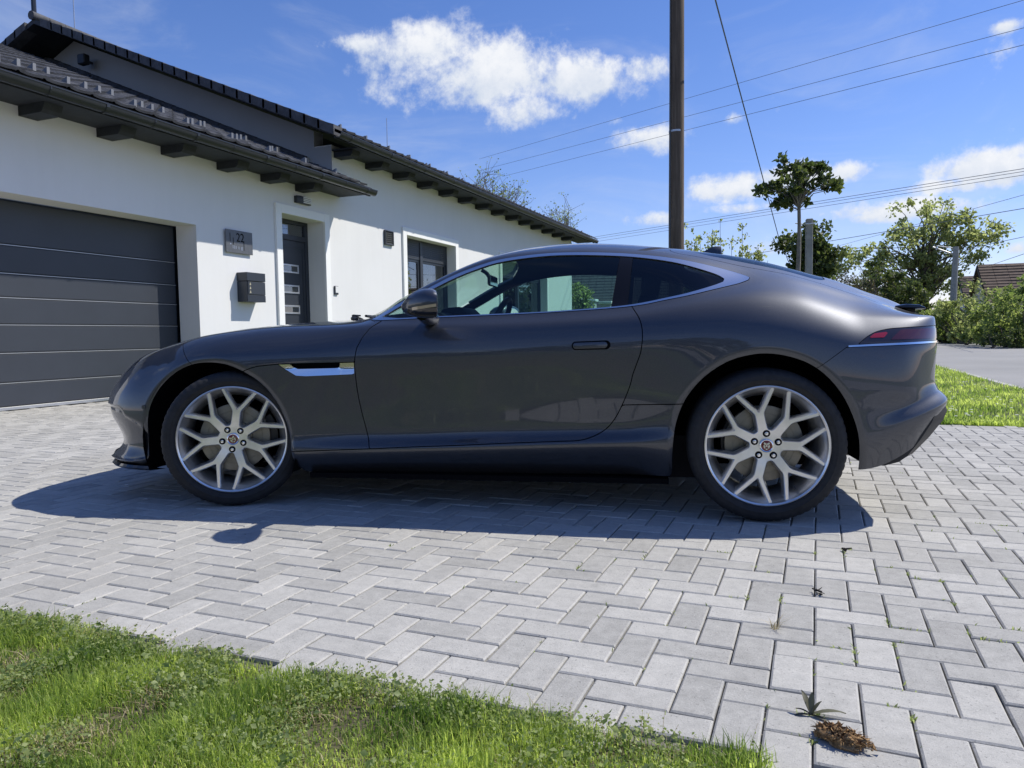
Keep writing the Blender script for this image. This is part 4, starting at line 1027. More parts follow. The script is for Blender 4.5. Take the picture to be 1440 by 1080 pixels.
def build_house():
    H = empty('house', (WX, 12.6, 0), 0, 'white rendered bungalow with anthracite garage door and dark tiled roofs', 'house')
    H_inv = Matrix.Translation((-WX, -12.6, 0))
    def part(o, parent=H):
        o.parent = parent
        if parent is H: o.matrix_parent_inverse = H_inv
        return o
    openings = [(3.6, 9.0, -.1, 2.60, .45), (10.98, 12.25, -.1, 3.07, .36), (15.43, 18.02, .95, 3.20, .22), (21.25, 25.45, .95, 3.20, .22)]
    wtop = 4.62
    # front wall as piers, lintels and sills round real openings
    b = MB(); cur = Y0H; gtop = GZ+SL*(EX-WX)-.05; gend = YG+.004
    for (a, c, z0, z1, dp) in openings:
        top = gtop if c < YG else wtop
        if cur < YG < a: b.box((WX-.40, cur, -.1), (WX, gend, gtop)); b.box((WX-.40, gend, -.1), (WX, a, wtop))
        else: b.box((WX-.40, cur, -.1), (WX, a, top))
        b.box((WX-.40, a, z1), (WX, c, top))
        if z0 > 0: b.box((WX-.40, a, -.1), (WX, c, z0))
        cur = c
    b.box((WX-.40, cur, -.1), (WX, YE, wtop))
    # trim the garage part below its lower eave
    part(b.build('front_wall', 'render_white'))
    # gable end above the garage roof, facing the camera side, plus the far end and back
    gx = -15.6; apex = HZ+.10+SL*(EX-gx)
    def zr(x, e=HZ): return e+.08+SL*(EX-x)
    b = MB()
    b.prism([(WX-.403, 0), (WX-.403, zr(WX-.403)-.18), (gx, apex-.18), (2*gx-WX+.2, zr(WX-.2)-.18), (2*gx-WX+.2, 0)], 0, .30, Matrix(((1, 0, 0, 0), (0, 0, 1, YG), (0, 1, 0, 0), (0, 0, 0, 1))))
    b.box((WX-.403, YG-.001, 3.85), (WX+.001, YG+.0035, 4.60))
    part(b.build('gable_wall', 'render_shaded'))
    b = MB(); b.prism([(WX-.403, 0), (WX-.403, zr(WX-.403)-.18), (gx, apex-.18), (2*gx-WX+.2, zr(WX-.2)-.18), (2*gx-WX+.2, 0)], 0, .30, Matrix(((1, 0, 0, 0), (0, 0, 1, YE-.303), (0, 1, 0, 0), (0, 0, 0, 1))))
    part(b.build('gable_wall', 'render_white'))
    b = MB(); b.box((-18.5, Y0H, -.1), (WX-.403, Y0H+.3, 3.6)); part(b.build('side_wall', 'render_white'))
    # roofs: battened slabs
    def slab(name, y0, y1, e, x_top, two=False, th=.10):
        b = MB(); zl = e+.06
        P = [(EX+.02, zl-.06), (EX+.02, zl), (x_top, zl+SL*(EX-x_top)), ]
        if two: P += [(2*x_top-EX, zl), (2*x_top-EX, zl-th), (x_top, zl+SL*(EX-x_top)-th)]
        else: P += [(x_top, zl+SL*(EX-x_top)-th)]
        P += [(EX-.06, zl-th)]
        b.prism(P, y0, y1, Matrix(((1, 0, 0, 0), (0, 0, 1, 0), (0, 1, 0, 0), (0, 0, 0, 1))))
        return part(b.build(name, 'eave_timber'))
    gr = slab('garage_roof', Y0H-.5, 12.86, GZ, -17.0)
    mr = slab('main_roof', YG-.95, YE+.85, HZ, gx, True)
    # tiles
    def tile_mesh():
        w, l = .300, .36; n = 8; V = []; Fc = []
        prof = [(-.15, .012), (-.135, .030), (-.115, .034), (-.095, .018), (-.02, .010), (.06, .012), (.12, .020), (.152, .022)]
        for (u, dz) in ((0, .028), (l, .0)):
            for (x, z) in prof: V.append((u, x, z+dz))
        for (x, z) in prof: V.append((0, x, z-.004))
        for k in range(7): Fc += [(k, k+1, 9+k, 8+k), (16+k, 17+k, k+1, k)]
        me = bpy.data.meshes.new('roof_tile'); me.from_pydata(V, [], Fc); me.update(); me.materials.append(MATS['roof_tile_grey']); return me
    tm = tile_mesh(); ang = math.atan(SL); rr = random.Random(5); cnt = 0; fv = []; ff = []
    # local +x runs up the slope (towards -X)
    R = Matrix(((-math.cos(ang), 0, math.sin(ang)*1, 0), (0, 1, 0, 0), (math.sin(ang), 0, math.cos(ang), 0), (0, 0, 0, 1)))
    tiles = []
    for row in range(30):
        for col in range(0, 36):
            y = Y0H-.33+col*.3
            if y > 12.75: continue
            u = .33*row; x = EX+.05-u*math.cos(ang); z = GZ+.075+SL*(EX-x)
            if y+.0 > YG-.14 and x < WX-.45: continue
            if x < -16.6: continue
            tiles.append((row, abs(y-9), x, y, z))
    tiles.sort(key=lambda t: (t[0], t[1]))
    for (row, _, x, y, z) in tiles:
        M = Matrix.Translation((x, y, z+rr.gauss(0, .0025))) @ R @ Matrix.Rotation(rr.gauss(0, .006), 4, 'Z')
        if y > 5.3 and cnt < 290:
            o = bpy.data.objects.new('roof_tile', tm); C.objects.link(o); o.parent = gr; o.matrix_basis = M; cnt += 1
        else:
            b0 = len(fv); fv += [tuple(M @ v.co) for v in tm.vertices]; ff += [tuple(k+b0 for k in p.vertices) for p in tm.polygons]
    me = bpy.data.meshes.new('roof_tiles'); me.from_pydata(fv, [], ff); me.update(); o = link('roof_tile_rows', me, 'roof_tile_grey', gr); o['kind'] = 'stuff'
    # abutment caps along the gable wall, bright rounded tiles
    for k in range(26):
        u = .33*k; x0 = WX-.55-u*math.cos(ang)
        z0 = GZ+.13+SL*(EX-x0)
        b = MB(); b.tube([(x0, YG-.07, z0), (x0-.36, YG-.07, z0+.36*SL)], [.075, .066], 10); o = b.build('cap_tile', 'roof_tile_grey', gr, smooth=40)
    # verge tiles along the gable end and the ridge of the main roof
    for k in range(27):
        u = .33*k; x0 = EX+.02-u*math.cos(ang); z0 = HZ+.10+SL*(EX-x0)
        if x0-.33 < gx: break
        b = MB(); b.prism([(x0, z0-.15), (x0, z0+.035), (x0-.35, z0+.35*SL+.015), (x0-.35, z0+.35*SL-.14)], YG-.98, YG-.70, Matrix(((1, 0, 0, 0), (0, 0, 1, 0), (0, 1, 0, 0), (0, 0, 0, 1)))); b.build('verge_tile', 'roof_tile_grey', mr)
        x1 = 2*gx-x0
        b = MB(); b.prism([(x1, z0-.15), (x1, z0+.035), (x1+.35, z0+.35*SL+.015), (x1+.35, z0+.35*SL-.14)], YG-.98, YG-.70, Matrix(((1, 0, 0, 0), (0, 0, 1, 0), (0, 1, 0, 0), (0, 0, 0, 1)))); b.build('verge_tile', 'roof_tile_grey', mr)
    for k in range(48):
        y = YG-1.0+k*.38
        b = MB(); b.tube([(gx, y, apex+.02), (gx, y+.42, apex+.035)], [.095, .082], 10); b.build('ridge_tile', 'roof_tile_grey', mr, smooth=40)
    # main roof tiles as one ribbed sheet of rows (only their edges show)
    fv = []; ff = []
    for row in range(25):
        for col in range(0, 59):
            y = YG-.55+col*.3; u = .33*row; x = EX+.05-u*math.cos(ang)
            if x < gx+.3: continue
            M = Matrix.Translation((x, y, HZ+.075+SL*(EX-x))) @ R; b0 = len(fv); fv += [tuple(M @ v.co) for v in tm.vertices]; ff += [tuple(k+b0 for k in p.vertices) for p in tm.polygons]
    me = bpy.data.meshes.new('roof_tile_rows'); me.from_pydata(fv, [], ff); me.update(); o = link('roof_tile_rows', me, 'roof_tile_grey', mr); o['kind'] = 'stuff'
    # snow guards: little galvanised hooks standing on the tiles
    def guard_mesh():
        b = MB(); b.add([(-.02, -.022, 0), (-.02, .022, 0), (.10, .022, 0), (.10, -.022, 0), (.012, -.020, .085), (.012, .020, .085)], [(0, 3, 4), (1, 5, 2), (0, 4, 5, 1), (3, 2, 5, 4), (0, 1, 2, 3)])
        me = bpy.data.meshes.new('snow_guard'); me.from_pydata(b.v, [], b.f); me.update(); me.materials.append(MATS['guard_metal']); return me
    gm = guard_mesh()
    for roof, e, y0, y1, rows in ((gr, GZ, 3.0, 12.5, 4), (mr, HZ, 12.2, 29.0, 2)):
        for r_ in range(rows):
            y = y0+(.45 if r_ % 2 else 0)
            while y < y1:
                x = EX-.25-.33*r_*1.0*math.cos(ang); z = e+.115+SL*(EX-x)
                if not (roof is gr and y > YG-.3):
                    o = bpy.data.objects.new('snow_guard', gm); C.objects.link(o); o.parent = roof; o.matrix_basis = Matrix.Translation((x, y+rr.uniform(-.04, .04), z)) @ R
                y += .9
    # fascia, rafters, gutters
    def gutter(y0, y1, e, nm):
        g = MB(); n = 9; prof = [(EX+.005+.062+.075*math.cos(a), e-.015+.085*math.sin(a)) for a in np.linspace(-math.pi, 0, n)]
        inn = [(EX+.005+.062+.068*math.cos(a), e-.015+.078*math.sin(a)) for a in np.linspace(0, -math.pi, n)]
        lip = [(EX+.15, e-.01), (EX+.15, e+.004), (EX+.135, e+.004)]
        P = prof+lip+inn
        vv = [(x, y0, z) for x, z in P]+[(x, y1, z) for x, z in P]; k = len(P)
        g.add(vv, [(i, (i+1) % k, (i+1) % k+k, i+k) for i in range(k)]+[tuple(range(k))[::-1], tuple(range(k, 2*k))])
        go = part(g.build(nm, 'gutter_metal', smooth=45))
        y = y0+.35
        j = 0
        while y < y1-.1:
            c = MB(); w = .016 if j % 2 else .045
            for yy in (y,):
                P2 = [(EX+.005+.062+.083*math.cos(a), e-.015+.093*math.sin(a)) for a in np.linspace(-math.pi, .12, n)]
                vv = [(x, yy, z) for x, z in P2]+[(x, yy+w, z) for x, z in P2]; k = len(P2)
                c.add(vv, [(i, i+1, i+1+k, i+k) for i in range(k-1)])
            c.build('gutter_clip', 'gutter_metal', go, recalc=False)
            y += .72; j += 1
        return go
    gutter(Y0H-.5, 12.86, GZ, 'gutter'); g2 = gutter(YG-.92, YE+.9, HZ, 'gutter')
    for (y0, y1, e) in ((Y0H-.5, 12.84, GZ), (YG-.9, YE+.84, HZ)):
        b = MB(); b.box((EX-.035, y0, e-.098), (EX-.008, y1, e+.055)); part(b.build('fascia', 'eave_timber'))
        b = MB(); b.prism([(EX-.036, e-.03), (EX-.036, e-.06), (WX+.001, e-.06), (WX+.001, e-.03)], y0 if e == GZ else YG+.01, y1, Matrix(((1, 0, 0, 0), (0, 0, 1, 0), (0, 1, 0, 0), (0, 0, 0, 1)))); part(b.build('soffit_board', 'eave_timber'))
    def rafter(y, e, w=.14):
        b = MB(); P = [(EX-.30, e-.14), (EX-.27, e-.062), (WX-.02, e-.062), (WX-.02, e-.175), (EX-.34, e-.175)]
        b.prism(P, y-w/2, y+w/2, Matrix(((1, 0, 0, 0), (0, 0, 1, 0), (0, 1, 0, 0), (0, 0, 0, 1)))); part(b.build('rafter', 'eave_timber'))
    for y in (3.2, 4.3, 5.4, 6.40, 7.45, 8.50, 9.60, 10.62, 11.55): rafter(y, GZ, .24)
    for k in range(14): rafter(12.80+k*1.12, HZ, .26)
    b = MB(); b.tube([(EX+.07, YE+.86, HZ-.06), (EX+.07, YE+.86, HZ-.22), (EX-.02, YE+.86, HZ-.30)], .045, 8); part(b.build('downpipe', 'gutter_metal'))
    # garage door: a sectional door of seven ribbed panels
    dx = WX-.45
    gd = MB(); gd.box((dx-.06, 3.6, 0), (dx-.045, 9.0, 2.6)); gdo = part(gd.build('garage_door', 'anthracite'))
    zs = [.02, .345, .70, 1.06, 1.39, 1.65, 2.03, 2.60]; zs = [.045, .345, .715, 1.065, 1.40, 1.70, 2.05, 2.60]
    for k in range(7):
        b = MB(); b.bevbox((dx-.04, 3.605, zs[k]+.004), (dx, 8.998, zs[k+1]-.010), .012); b.build('panel', 'door_panel_grey', gdo)
        b = MB(); b.box((dx-.03, 3.605, zs[k+1]-.0095), (dx-.012, 8.998, zs[k+1]+.0035)); b.build('panel_joint', 'anthracite', gdo)
        if k < 6:
            b = MB(); b.box((dx-.014, 3.606, zs[k+1]-.0105), (dx+.003, 8.997, zs[k+1]-.0005)); b.build('highlight_strip', 'joint_glint', gdo)  # pale ledge added to paint the bright highlight along each joint
    b = MB(); b.bevbox((dx-.04, 3.605, .004), (dx+.006, 8.998, .046), .004); b.build('bottom_rail', 'steel', gdo)
    # front door with transom and three glazed slots
    dd = WX-.36; fr = MB(); y0, y1 = 10.98, 12.25
    fr.bevbox((dd-.07, y0, 0), (dd, y0+.09, 3.07), .004); fr.bevbox((dd-.07, y1-.09, 0), (dd, y1, 3.07), .004); fr.bevbox((dd-.07, y0+.09, 3.0), (dd, y1-.09, 3.07), .004); fr.bevbox((dd-.07, y0+.09, 2.69), (dd, y1-.09, 2.79), .004)
    fd = part(fr.build('front_door', 'anthracite'))
    b = MB(); b.bevbox((dd-.06, y0+.092, 0.02), (dd-.014, y1-.092, 2.685), .005); b.build('leaf', 'anthracite', fd)
    b = MB()
    for (a_, c_, e_, f_) in ((y0+.16, y1-.16, 2.555, 2.575), (y0+.16, y1-.16, .16, .18)): b.box((dd-.015, a_, e_), (dd-.006, c_, f_))
    for (a_, c_) in ((y0+.16, y0+.18), (y1-.18, y1-.16)): b.box((dd-.015, a_, .18), (dd-.006, c_, 2.555))
    b.build('leaf_moulding', 'anthracite', fd)
    for zc in (2.155, 1.77, 1.385, 1.0):
        b = MB(); a_, c_, h = 11.22, 11.935, .082
        b.bevbox((dd-.015, a_, zc+h-.032), (dd+.004, c_, zc+h), .003); b.bevbox((dd-.015, a_, zc-h), (dd+.004, c_, zc-h+.032), .003); b.bevbox((dd-.015, a_, zc-h+.032), (dd+.004, a_+.032, zc+h-.032), .003); b.bevbox((dd-.015, c_-.032, zc-h+.032), (dd+.004, c_, zc+h-.032), .003)
        so = b.build('glazed_slot', 'steel', fd)
        b = MB(); b.box((dd-.0145, a_+.032, zc-h+.032), (dd-.006, c_-.032, zc+h-.032)); b.build('pane', 'house_glass', fd)
    b = MB(); b.box((dd-.05, y0+.09, 2.79), (dd-.035, y1-.09, 3.0)); b.build('transom_pane', 'house_glass', fd)
    b = MB(); b.tube([(dd+.05, 11.10, .80), (dd+.05, 11.10, 1.55)], .014, 8); b.tube([(dd-.01, 11.10, .85), (dd+.05, 11.10, .85)], .008, 6); b.tube([(dd-.01, 11.10, 1.50), (dd+.05, 11.10, 1.50)], .008, 6); b.build('pull_handle', 'steel', fd, smooth=40)
    # room behind the glazing
    b = MB(); b.box((WX-3.4, 9.6, -.05), (WX-3.2, 28.2, 4.0)); b.box((WX-3.2, 9.6, -.08), (WX-.41, 28.2, -.02)); b.box((WX-3.2, 9.6, 3.9), (WX-.41, 28.2, 4.0)); part(b.build('inner_room', 'room_dark'))
    # white plaster casings, 4 cm proud
    def casing(a, c, z0, z1, w, sill=False):
        b = MB(); p = WX+.045
        b.bevbox((WX-.002, a-w, z0), (p, a, z1+w), .004); b.bevbox((WX-.002, c, z0), (p, c+w, z1+w), .004); b.bevbox((WX-.002, a, z1), (p, c, z1+w), .004)
        if sill: b.bevbox((WX-.002, a-w-.03, z0-.07), (p+.03, c+w+.03, z0), .006)
        part(b.build('casing', 'trim_white'))
    casing(10.98, 12.25, 0, 3.07, .155)
    casing(15.43, 18.02, .95, 3.20, .17, True); casing(21.25, 25.45, .95, 3.20, .17, True)
    for (a, c) in ((15.43, 18.02), (21.25, 25.45)):
        wd = WX-.22; f = MB(); z0, z1 = .95, 3.20; mid = (a+c)/2-.15
        f.bevbox((wd-.08, a, z0), (wd, a+.07, z1), .004); f.bevbox((wd-.08, c-.07, z0), (wd, c, z1), .004); f.bevbox((wd-.08, a+.07, z0), (wd, c-.07, z0+.08), .004); f.bevbox((wd-.08, a+.07, z1-.05), (wd, c-.07, z1), .004)
        f.bevbox((wd-.08, mid-.07, z0+.08), (wd+.012, mid+.07, z1-.05), .004)
        wo = part(f.build('window', 'anthracite'))
        b = MB(); b.bevbox((wd-.07, mid-.065, z0), (wd+.018, mid+.065, z1-.05), .003); b.build('mullion', 'door_panel_grey', wo)
        for (p, q) in ((a+.07, mid-.07), (mid+.07, c-.07)):
            s = MB(); s.bevbox((wd-.07, p, z0+.08), (wd-.02, p+.07, 2.74), .004); s.bevbox((wd-.07, q-.07, z0+.08), (wd-.02, q, 2.74), .004); s.bevbox((wd-.07, p+.07, 2.66), (wd-.02, q-.07, 2.74), .004); s.bevbox((wd-.07, p+.07, z0+.08), (wd-.02, q-.07, z0+.16), .004); s.build('sash', 'anthracite', wo)
            b = MB(); b.box((wd-.055, p+.07, z0+.16), (wd-.045, q-.07, 2.66)); b.build('pane', 'house_glass', wo)
            for k in range(9):                       # roller shutter slats let part-way down
                zt = 3.15-k*.048; b = MB(); b.bevbox((wd-.018, p, zt-.047), (wd-.004, q, zt-.002), .004); b.build('shutter_slat', 'door_panel_grey', wo)
            b = MB(); n = 22; w = (q-p)*.62
            vv = []; 
            for i in range(n+1):
                yy = p+.02+w*i/n; xx = wd-.16+.02*math.sin(i*1.9); vv += [(xx, yy, z0+.02), (xx, yy, 3.1)]
            b.add(vv, [(2*i, 2*i+2, 2*i+3, 2*i+1) for i in range(n)]); b.build('curtain', 'curtain', wo, smooth=60, recalc=False)
    return H

def build_wall_items():
    # house number plaque (cut letters, standing off the wall)
    pl = empty('number_plaque', (WX+.03, 9.89, 2.43), 0, 'square dark house number plaque with cut numerals, above the letterbox', 'sign')
    b = MB(); b.bevbox((0, -.31, -.185), (.012, .31, .185), .003); b.build('plate', 'plaque_stone', pl)
    b = MB()
    for y in (-.26, .26):
        for z in (-.14, .14): b.tube([(-.03, y, z), (.0, y, z)], .008, 8)
    b.build('standoff', 'steel', pl)
    def text(body, size, y, z, m, parent, name, ext=.002, x=.0125, sx=1.0):
        cu = bpy.data.curves.new(name, 'FONT'); cu.body = body; cu.size = size; cu.extrude = ext; cu.align_x = 'CENTER'; cu.align_y = 'CENTER'; cu.resolution_u = 3
        o = bpy.data.objects.new('t', cu); C.objects.link(o); bpy.context.view_layer.update()
        me = bpy.data.meshes.new_from_object(o.evaluated_get(bpy.context.evaluated_depsgraph_get())); bpy.data.objects.remove(o)
        me.transform(Matrix(((0, 0, 1, x), (sx, 0, 0, y), (0, 1, 0, z), (0, 0, 0, 1)))); me.name = name; me.materials.clear()
        return link(name, me, m, parent)
    text('22', .20, .02, .065, 'black_void', pl, 'numeral', sx=.95)
    # cut strokes beside and under the number
    b = MB()
    for (y, z0, z1) in ((-.215, -.01, .13), (-.145, -.055, .06), (.10, -.13, .02)): b.box((.0122, y-.006, z0), (.0136, y+.006, z1))
    b.build('cut_stroke', 'black_void', pl)
    b = MB()
    for (y, z0, z1) in ((-.155, -.115, -.060), (-.118, -.118, -.066), (-.085, -.118, -.070), (-.020, -.120, -.075), (.040, -.130, -.072), (.066, -.132, -.07)): b.box((.0122, y-.005, z0), (.0136, y+.005, z1))
    b.box((.0122, -.215, -.055), (.0136, -.195, -.035)); b.build('cut_stroke', 'steel', pl)
    # letterbox
    lb = empty('letterbox', (WX+.001, 10.03, 1.69), 0, 'wall-mounted anthracite letterbox with three small yellow marks', 'letterbox')
    b = MB(); b.bevbox((0, -.19, -.235), (.20, .245, .10), .004); bo = b.build('body', 'anthracite', lb)
    b = MB(); b.bevbox((0, -.195, .105), (.215, .25, .245), .004); b.build('lid', 'anthracite', lb)
    b = MB(); b.bevbox((.201, -.17, -.115), (.212, .245, .095), .003); b.build('door', 'door_panel_grey', lb)
    b = MB(); b.bevbox((.201, -.19, -.235), (.209, .25, -.125), .003); b.build('newspaper_flap', 'anthracite', lb)
    for k in range(3):
        b = MB(); zc = .055-k*.065; b.box((.2122, -.135, zc-.02), (.2135, -.105, zc+.006)); b.tube([(.2122, -.12, zc+.013), (.2135, -.12, zc+.013)], .009, 8); b.build('mark', 'brass_print', lb)
    # lamp over the door: black body with pale louvred front
    la = empty('wall_lamp', (WX+.001, 11.60, 3.375), 0, 'black outdoor wall lamp with pale louvred front above the entrance door', 'lamp')
    b = MB(); b.prism([(0, -.21), (.06, -.21), (.10, -.15), (.10, .15), (.06, .21), (0, .21)], -.062, .062); b.build('body', 'anthracite', la, bevel=.004, smooth=40)
    for k in range(4):
        b = MB(); z = -.045+k*.03; b.prism([(.045, -.10), (.085, -.10), (.118, -.02), (.118, .16), (.066, .205), (.045, .20)], z-.009, z+.009); b.build('diffuser_slat', 'plastic_white', la)
    # bell push and vent
    be = empty('doorbell', (WX+.001, 12.60, 1.78), 0, 'small white bell push on wall right of the entrance door', 'doorbell')
    b = MB(); b.bevbox((0, -.06, -.085), (.028, .06, .085), .004); b.build('housing', 'door_panel_grey', be); b = MB(); b.bevbox((.0285, -.045, -.05), (.036, .055, .075), .003); b.build('button', 'plastic_white', be)
    ve = empty('wall_vent', (WX+.001, 14.65, 3.04), 0, 'small grey louvred vent on wall between door and window', 'vent')
    f = MB(); f.bevbox((0, -.18, -.16), (.05, -.155, .16), .003); f.bevbox((0, .155, -.16), (.05, .18, .16), .003); f.bevbox((0, -.155, .135), (.05, .155, .16), .003); f.bevbox((0, -.155, -.16), (.05, .155, -.135), .003); f.build('frame', 'door_panel_grey', ve)
    for k in range(6):
        z = .115-k*.045; b = MB(); b.add([(.008, -.155, z+.02), (.046, -.155, z-.02), (.046, .155, z-.02), (.008, .155, z+.02), (.004, -.155, z+.016), (.042, -.155, z-.024), (.042, .155, z-.024), (.004, .155, z+.016)], [(0, 1, 2, 3), (7, 6, 5, 4), (0, 4, 5, 1), (2, 6, 7, 3), (1, 5, 6, 2), (0, 3, 7, 4)]); b.build('louvre', 'door_panel_grey', ve)
    # lamp bracket under the gable eave, two aerial masts on the roof
    cl = empty('floodlight', (-15.0, 12.55, 6.85), 0, 'small dark floodlight high on the gable wall under the verge', 'lamp')
    b = MB(); b.bevbox((-.11, -.30, .10), (.11, -.14, .32), .02); b.build('housing', 'anthracite', cl)
    b = MB(); b.tube([(0, 0, -.2), (0, -.2, -.18), (.15, -.30, -.2), (.28, -.30, -.2)], .025, 8); b.tube([(0, 0, .2), (0, -.2, .2)], .03, 8); b.build('bracket', 'anthracite', cl)
    p = at_dist(48, 20, 21.5)
    ma = empty('aerial_mast', (p.x, p.y, 6.8), 0, 'thick dark aerial mast rising at the gable apex', 'mast'); b = MB(); b.tube([(0, 0, 0), (0, 0, 4.5)], .055, 8); b.build('pole', 'gutter_metal', ma, smooth=40)
    p = at_dist(104, 20, 26.0)
    mb = empty('lightning_rod', (p.x, p.y, 8.0), 0, 'thin pale rod standing on the main roof ridge', 'mast'); b = MB(); b.tube([(0, 0, 0), (0, 0, 4.2)], [.02, .012], 6); b.build('rod', 'galvanised', mb)
    p = at_dist(544, 180, 26.0)
    mc = empty('lightning_rod', (p.x, p.y, 5.2), 0, 'short thin rod on the main roof beside the wall vent side', 'mast'); mc['label'] = 'short thin rod standing near the middle of the main roof edge'
    b = MB(); b.tube([(0, 0, 0), (0, 0, at_dist(544, 166, 26.0).z-5.2)], [.018, .012], 6); b.build('rod', 'galvanised', mc)
# ------------------------------------------------------------------ vegetation
def leaf_mat(name, a, b_, trans=.35, rough=.55, tmul=1.25):
    m = bpy.data.materials.new(name); m.use_nodes = True; N = NT(m.node_tree); b = m.node_tree.nodes['Principled BSDF']
    at = N.n('ShaderNodeAttribute', attribute_name='tone')
    c = N.ramp(at.outputs['Fac'], [(0, a), (1, b_)]); N.nt.links.new(c, b.inputs['Base Color']); b.inputs['Roughness'].default_value = rough
    t = N.n('ShaderNodeBsdfTranslucent'); N.nt.links.new(N.mix(1.0, c, (tmul, tmul, tmul*.8), 'MULTIPLY'), t.inputs[0])
    x = N.n('ShaderNodeMixShader'); x.inputs[0].default_value = trans
    o = [n for n in m.node_tree.nodes if n.type == 'OUTPUT_MATERIAL'][0]
    N.nt.links.new(b.outputs[0], x.inputs[1]); N.nt.links.new(t.outputs[0], x.inputs[2]); N.nt.links.new(x.outputs[0], o.inputs[0])
    MATS[name] = m
leaf_mat('grass_blade', (.105, .175, .030), (.38, .45, .12), .60, tmul=2.1)
leaf_mat('weed_leaf', (.13, .19, .055), (.40, .45, .20), .5, tmul=1.7)
leaf_mat('straw', (.32, .26, .14), (.52, .45, .28), .3)
leaf_mat('leaf_dark', (.040, .066, .022), (.115, .145, .040), .45, tmul=1.5)
leaf_mat('leaf_mid', (.10, .15, .04), (.25, .30, .10), .6, tmul=1.6)
leaf_mat('leaf_pale', (.15, .19, .07), (.34, .37, .17), .62, tmul=1.7)
leaf_mat('leaf_bronze', (.05, .055, .02), (.13, .10, .04), .3)
leaf_mat('leaf_maroon', (.07, .06, .05), (.13, .13, .08), .25)
leaf_mat('petal_white', (.75, .75, .72), (.80, .80, .76), .3)
mat('bark', (.10, .085, .068), .95, build=vary((.10, .085, .068), .35, 12, .6, 45, bdist=.01))
mat('bark_pale', (.20, .18, .155), .95, build=vary((.20, .18, .155), .3, 10, .6, 45, bdist=.01))
mat('pole_wood', (.12, .10, .085), .9, build=None)
mat('concrete_post', (.30, .295, .28), .9, build=vary((.30, .295, .28), .2, 6, .4, 60))
mat('wire', (.11, .12, .14), .6)
def wood_build(N, b):
    p = coords(N); s = N.vmath('MULTIPLY', p, (14, 14, .5)); n = N.noise(s, 2.2, 6, .65); big = N.noise(p, 1.2, 3)
    c = N.ramp(N.math('ADD', N.math('MULTIPLY', n, .65), N.math('MULTIPLY', big, .35)), [(.3, (.045, .034, .027)), (.52, (.115, .086, .066)), (.72, (.20, .158, .125))])
    N.nt.links.new(c, b.inputs['Base Color']); bp = N.n('ShaderNodeBump'); bp.inputs['Strength'].default_value = .8; bp.inputs['Distance'].default_value = .01
    N.nt.links.new(n, bp.inputs['Height']); N.nt.links.new(bp.outputs[0], b.inputs['Normal'])
mat('pole_wood', (.1, .09, .075), .9, build=wood_build)

def leaves_mesh(name, P, D, size, rg, shape='leaf', tone=None, fold=.25):
    """P: points, D: unit directions of the leaf axis; a folded four-triangle leaf each"""
    n = len(P); sz = size*(.6+.8*rg.random(n))[:, None]
    rnd_ = rg.normal(size=(n, 3)); side = np.cross(D, rnd_); side /= np.linalg.norm(side, axis=1)[:, None]+1e-9; up = np.cross(side, D)
    wd = {'leaf': .36, 'narrow': .14, 'round': .5}[shape]
    a = P; b = P+D*sz*.5+side*sz*wd+up*sz*fold*.4; c = P+D*sz; d = P+D*sz*.5-side*sz*wd+up*sz*fold*.4
    V = np.stack([a, b, c, d], 1).reshape(-1, 3); i = np.arange(n)*4
    F = np.concatenate([np.stack([i, i+1, i+2], 1), np.stack([i, i+2, i+3], 1)])
    me = mesh_np(name, V, F)
    t = rg.random(n) if tone is None else tone
    at = me.attributes.new('tone', 'FLOAT', 'POINT'); at.data.foreach_set('value', np.repeat(t, 4).astype(np.float32)); return me
def unit(rg, n):
    v = rg.normal(size=(n, 3)); return v/np.linalg.norm(v, axis=1)[:, None]
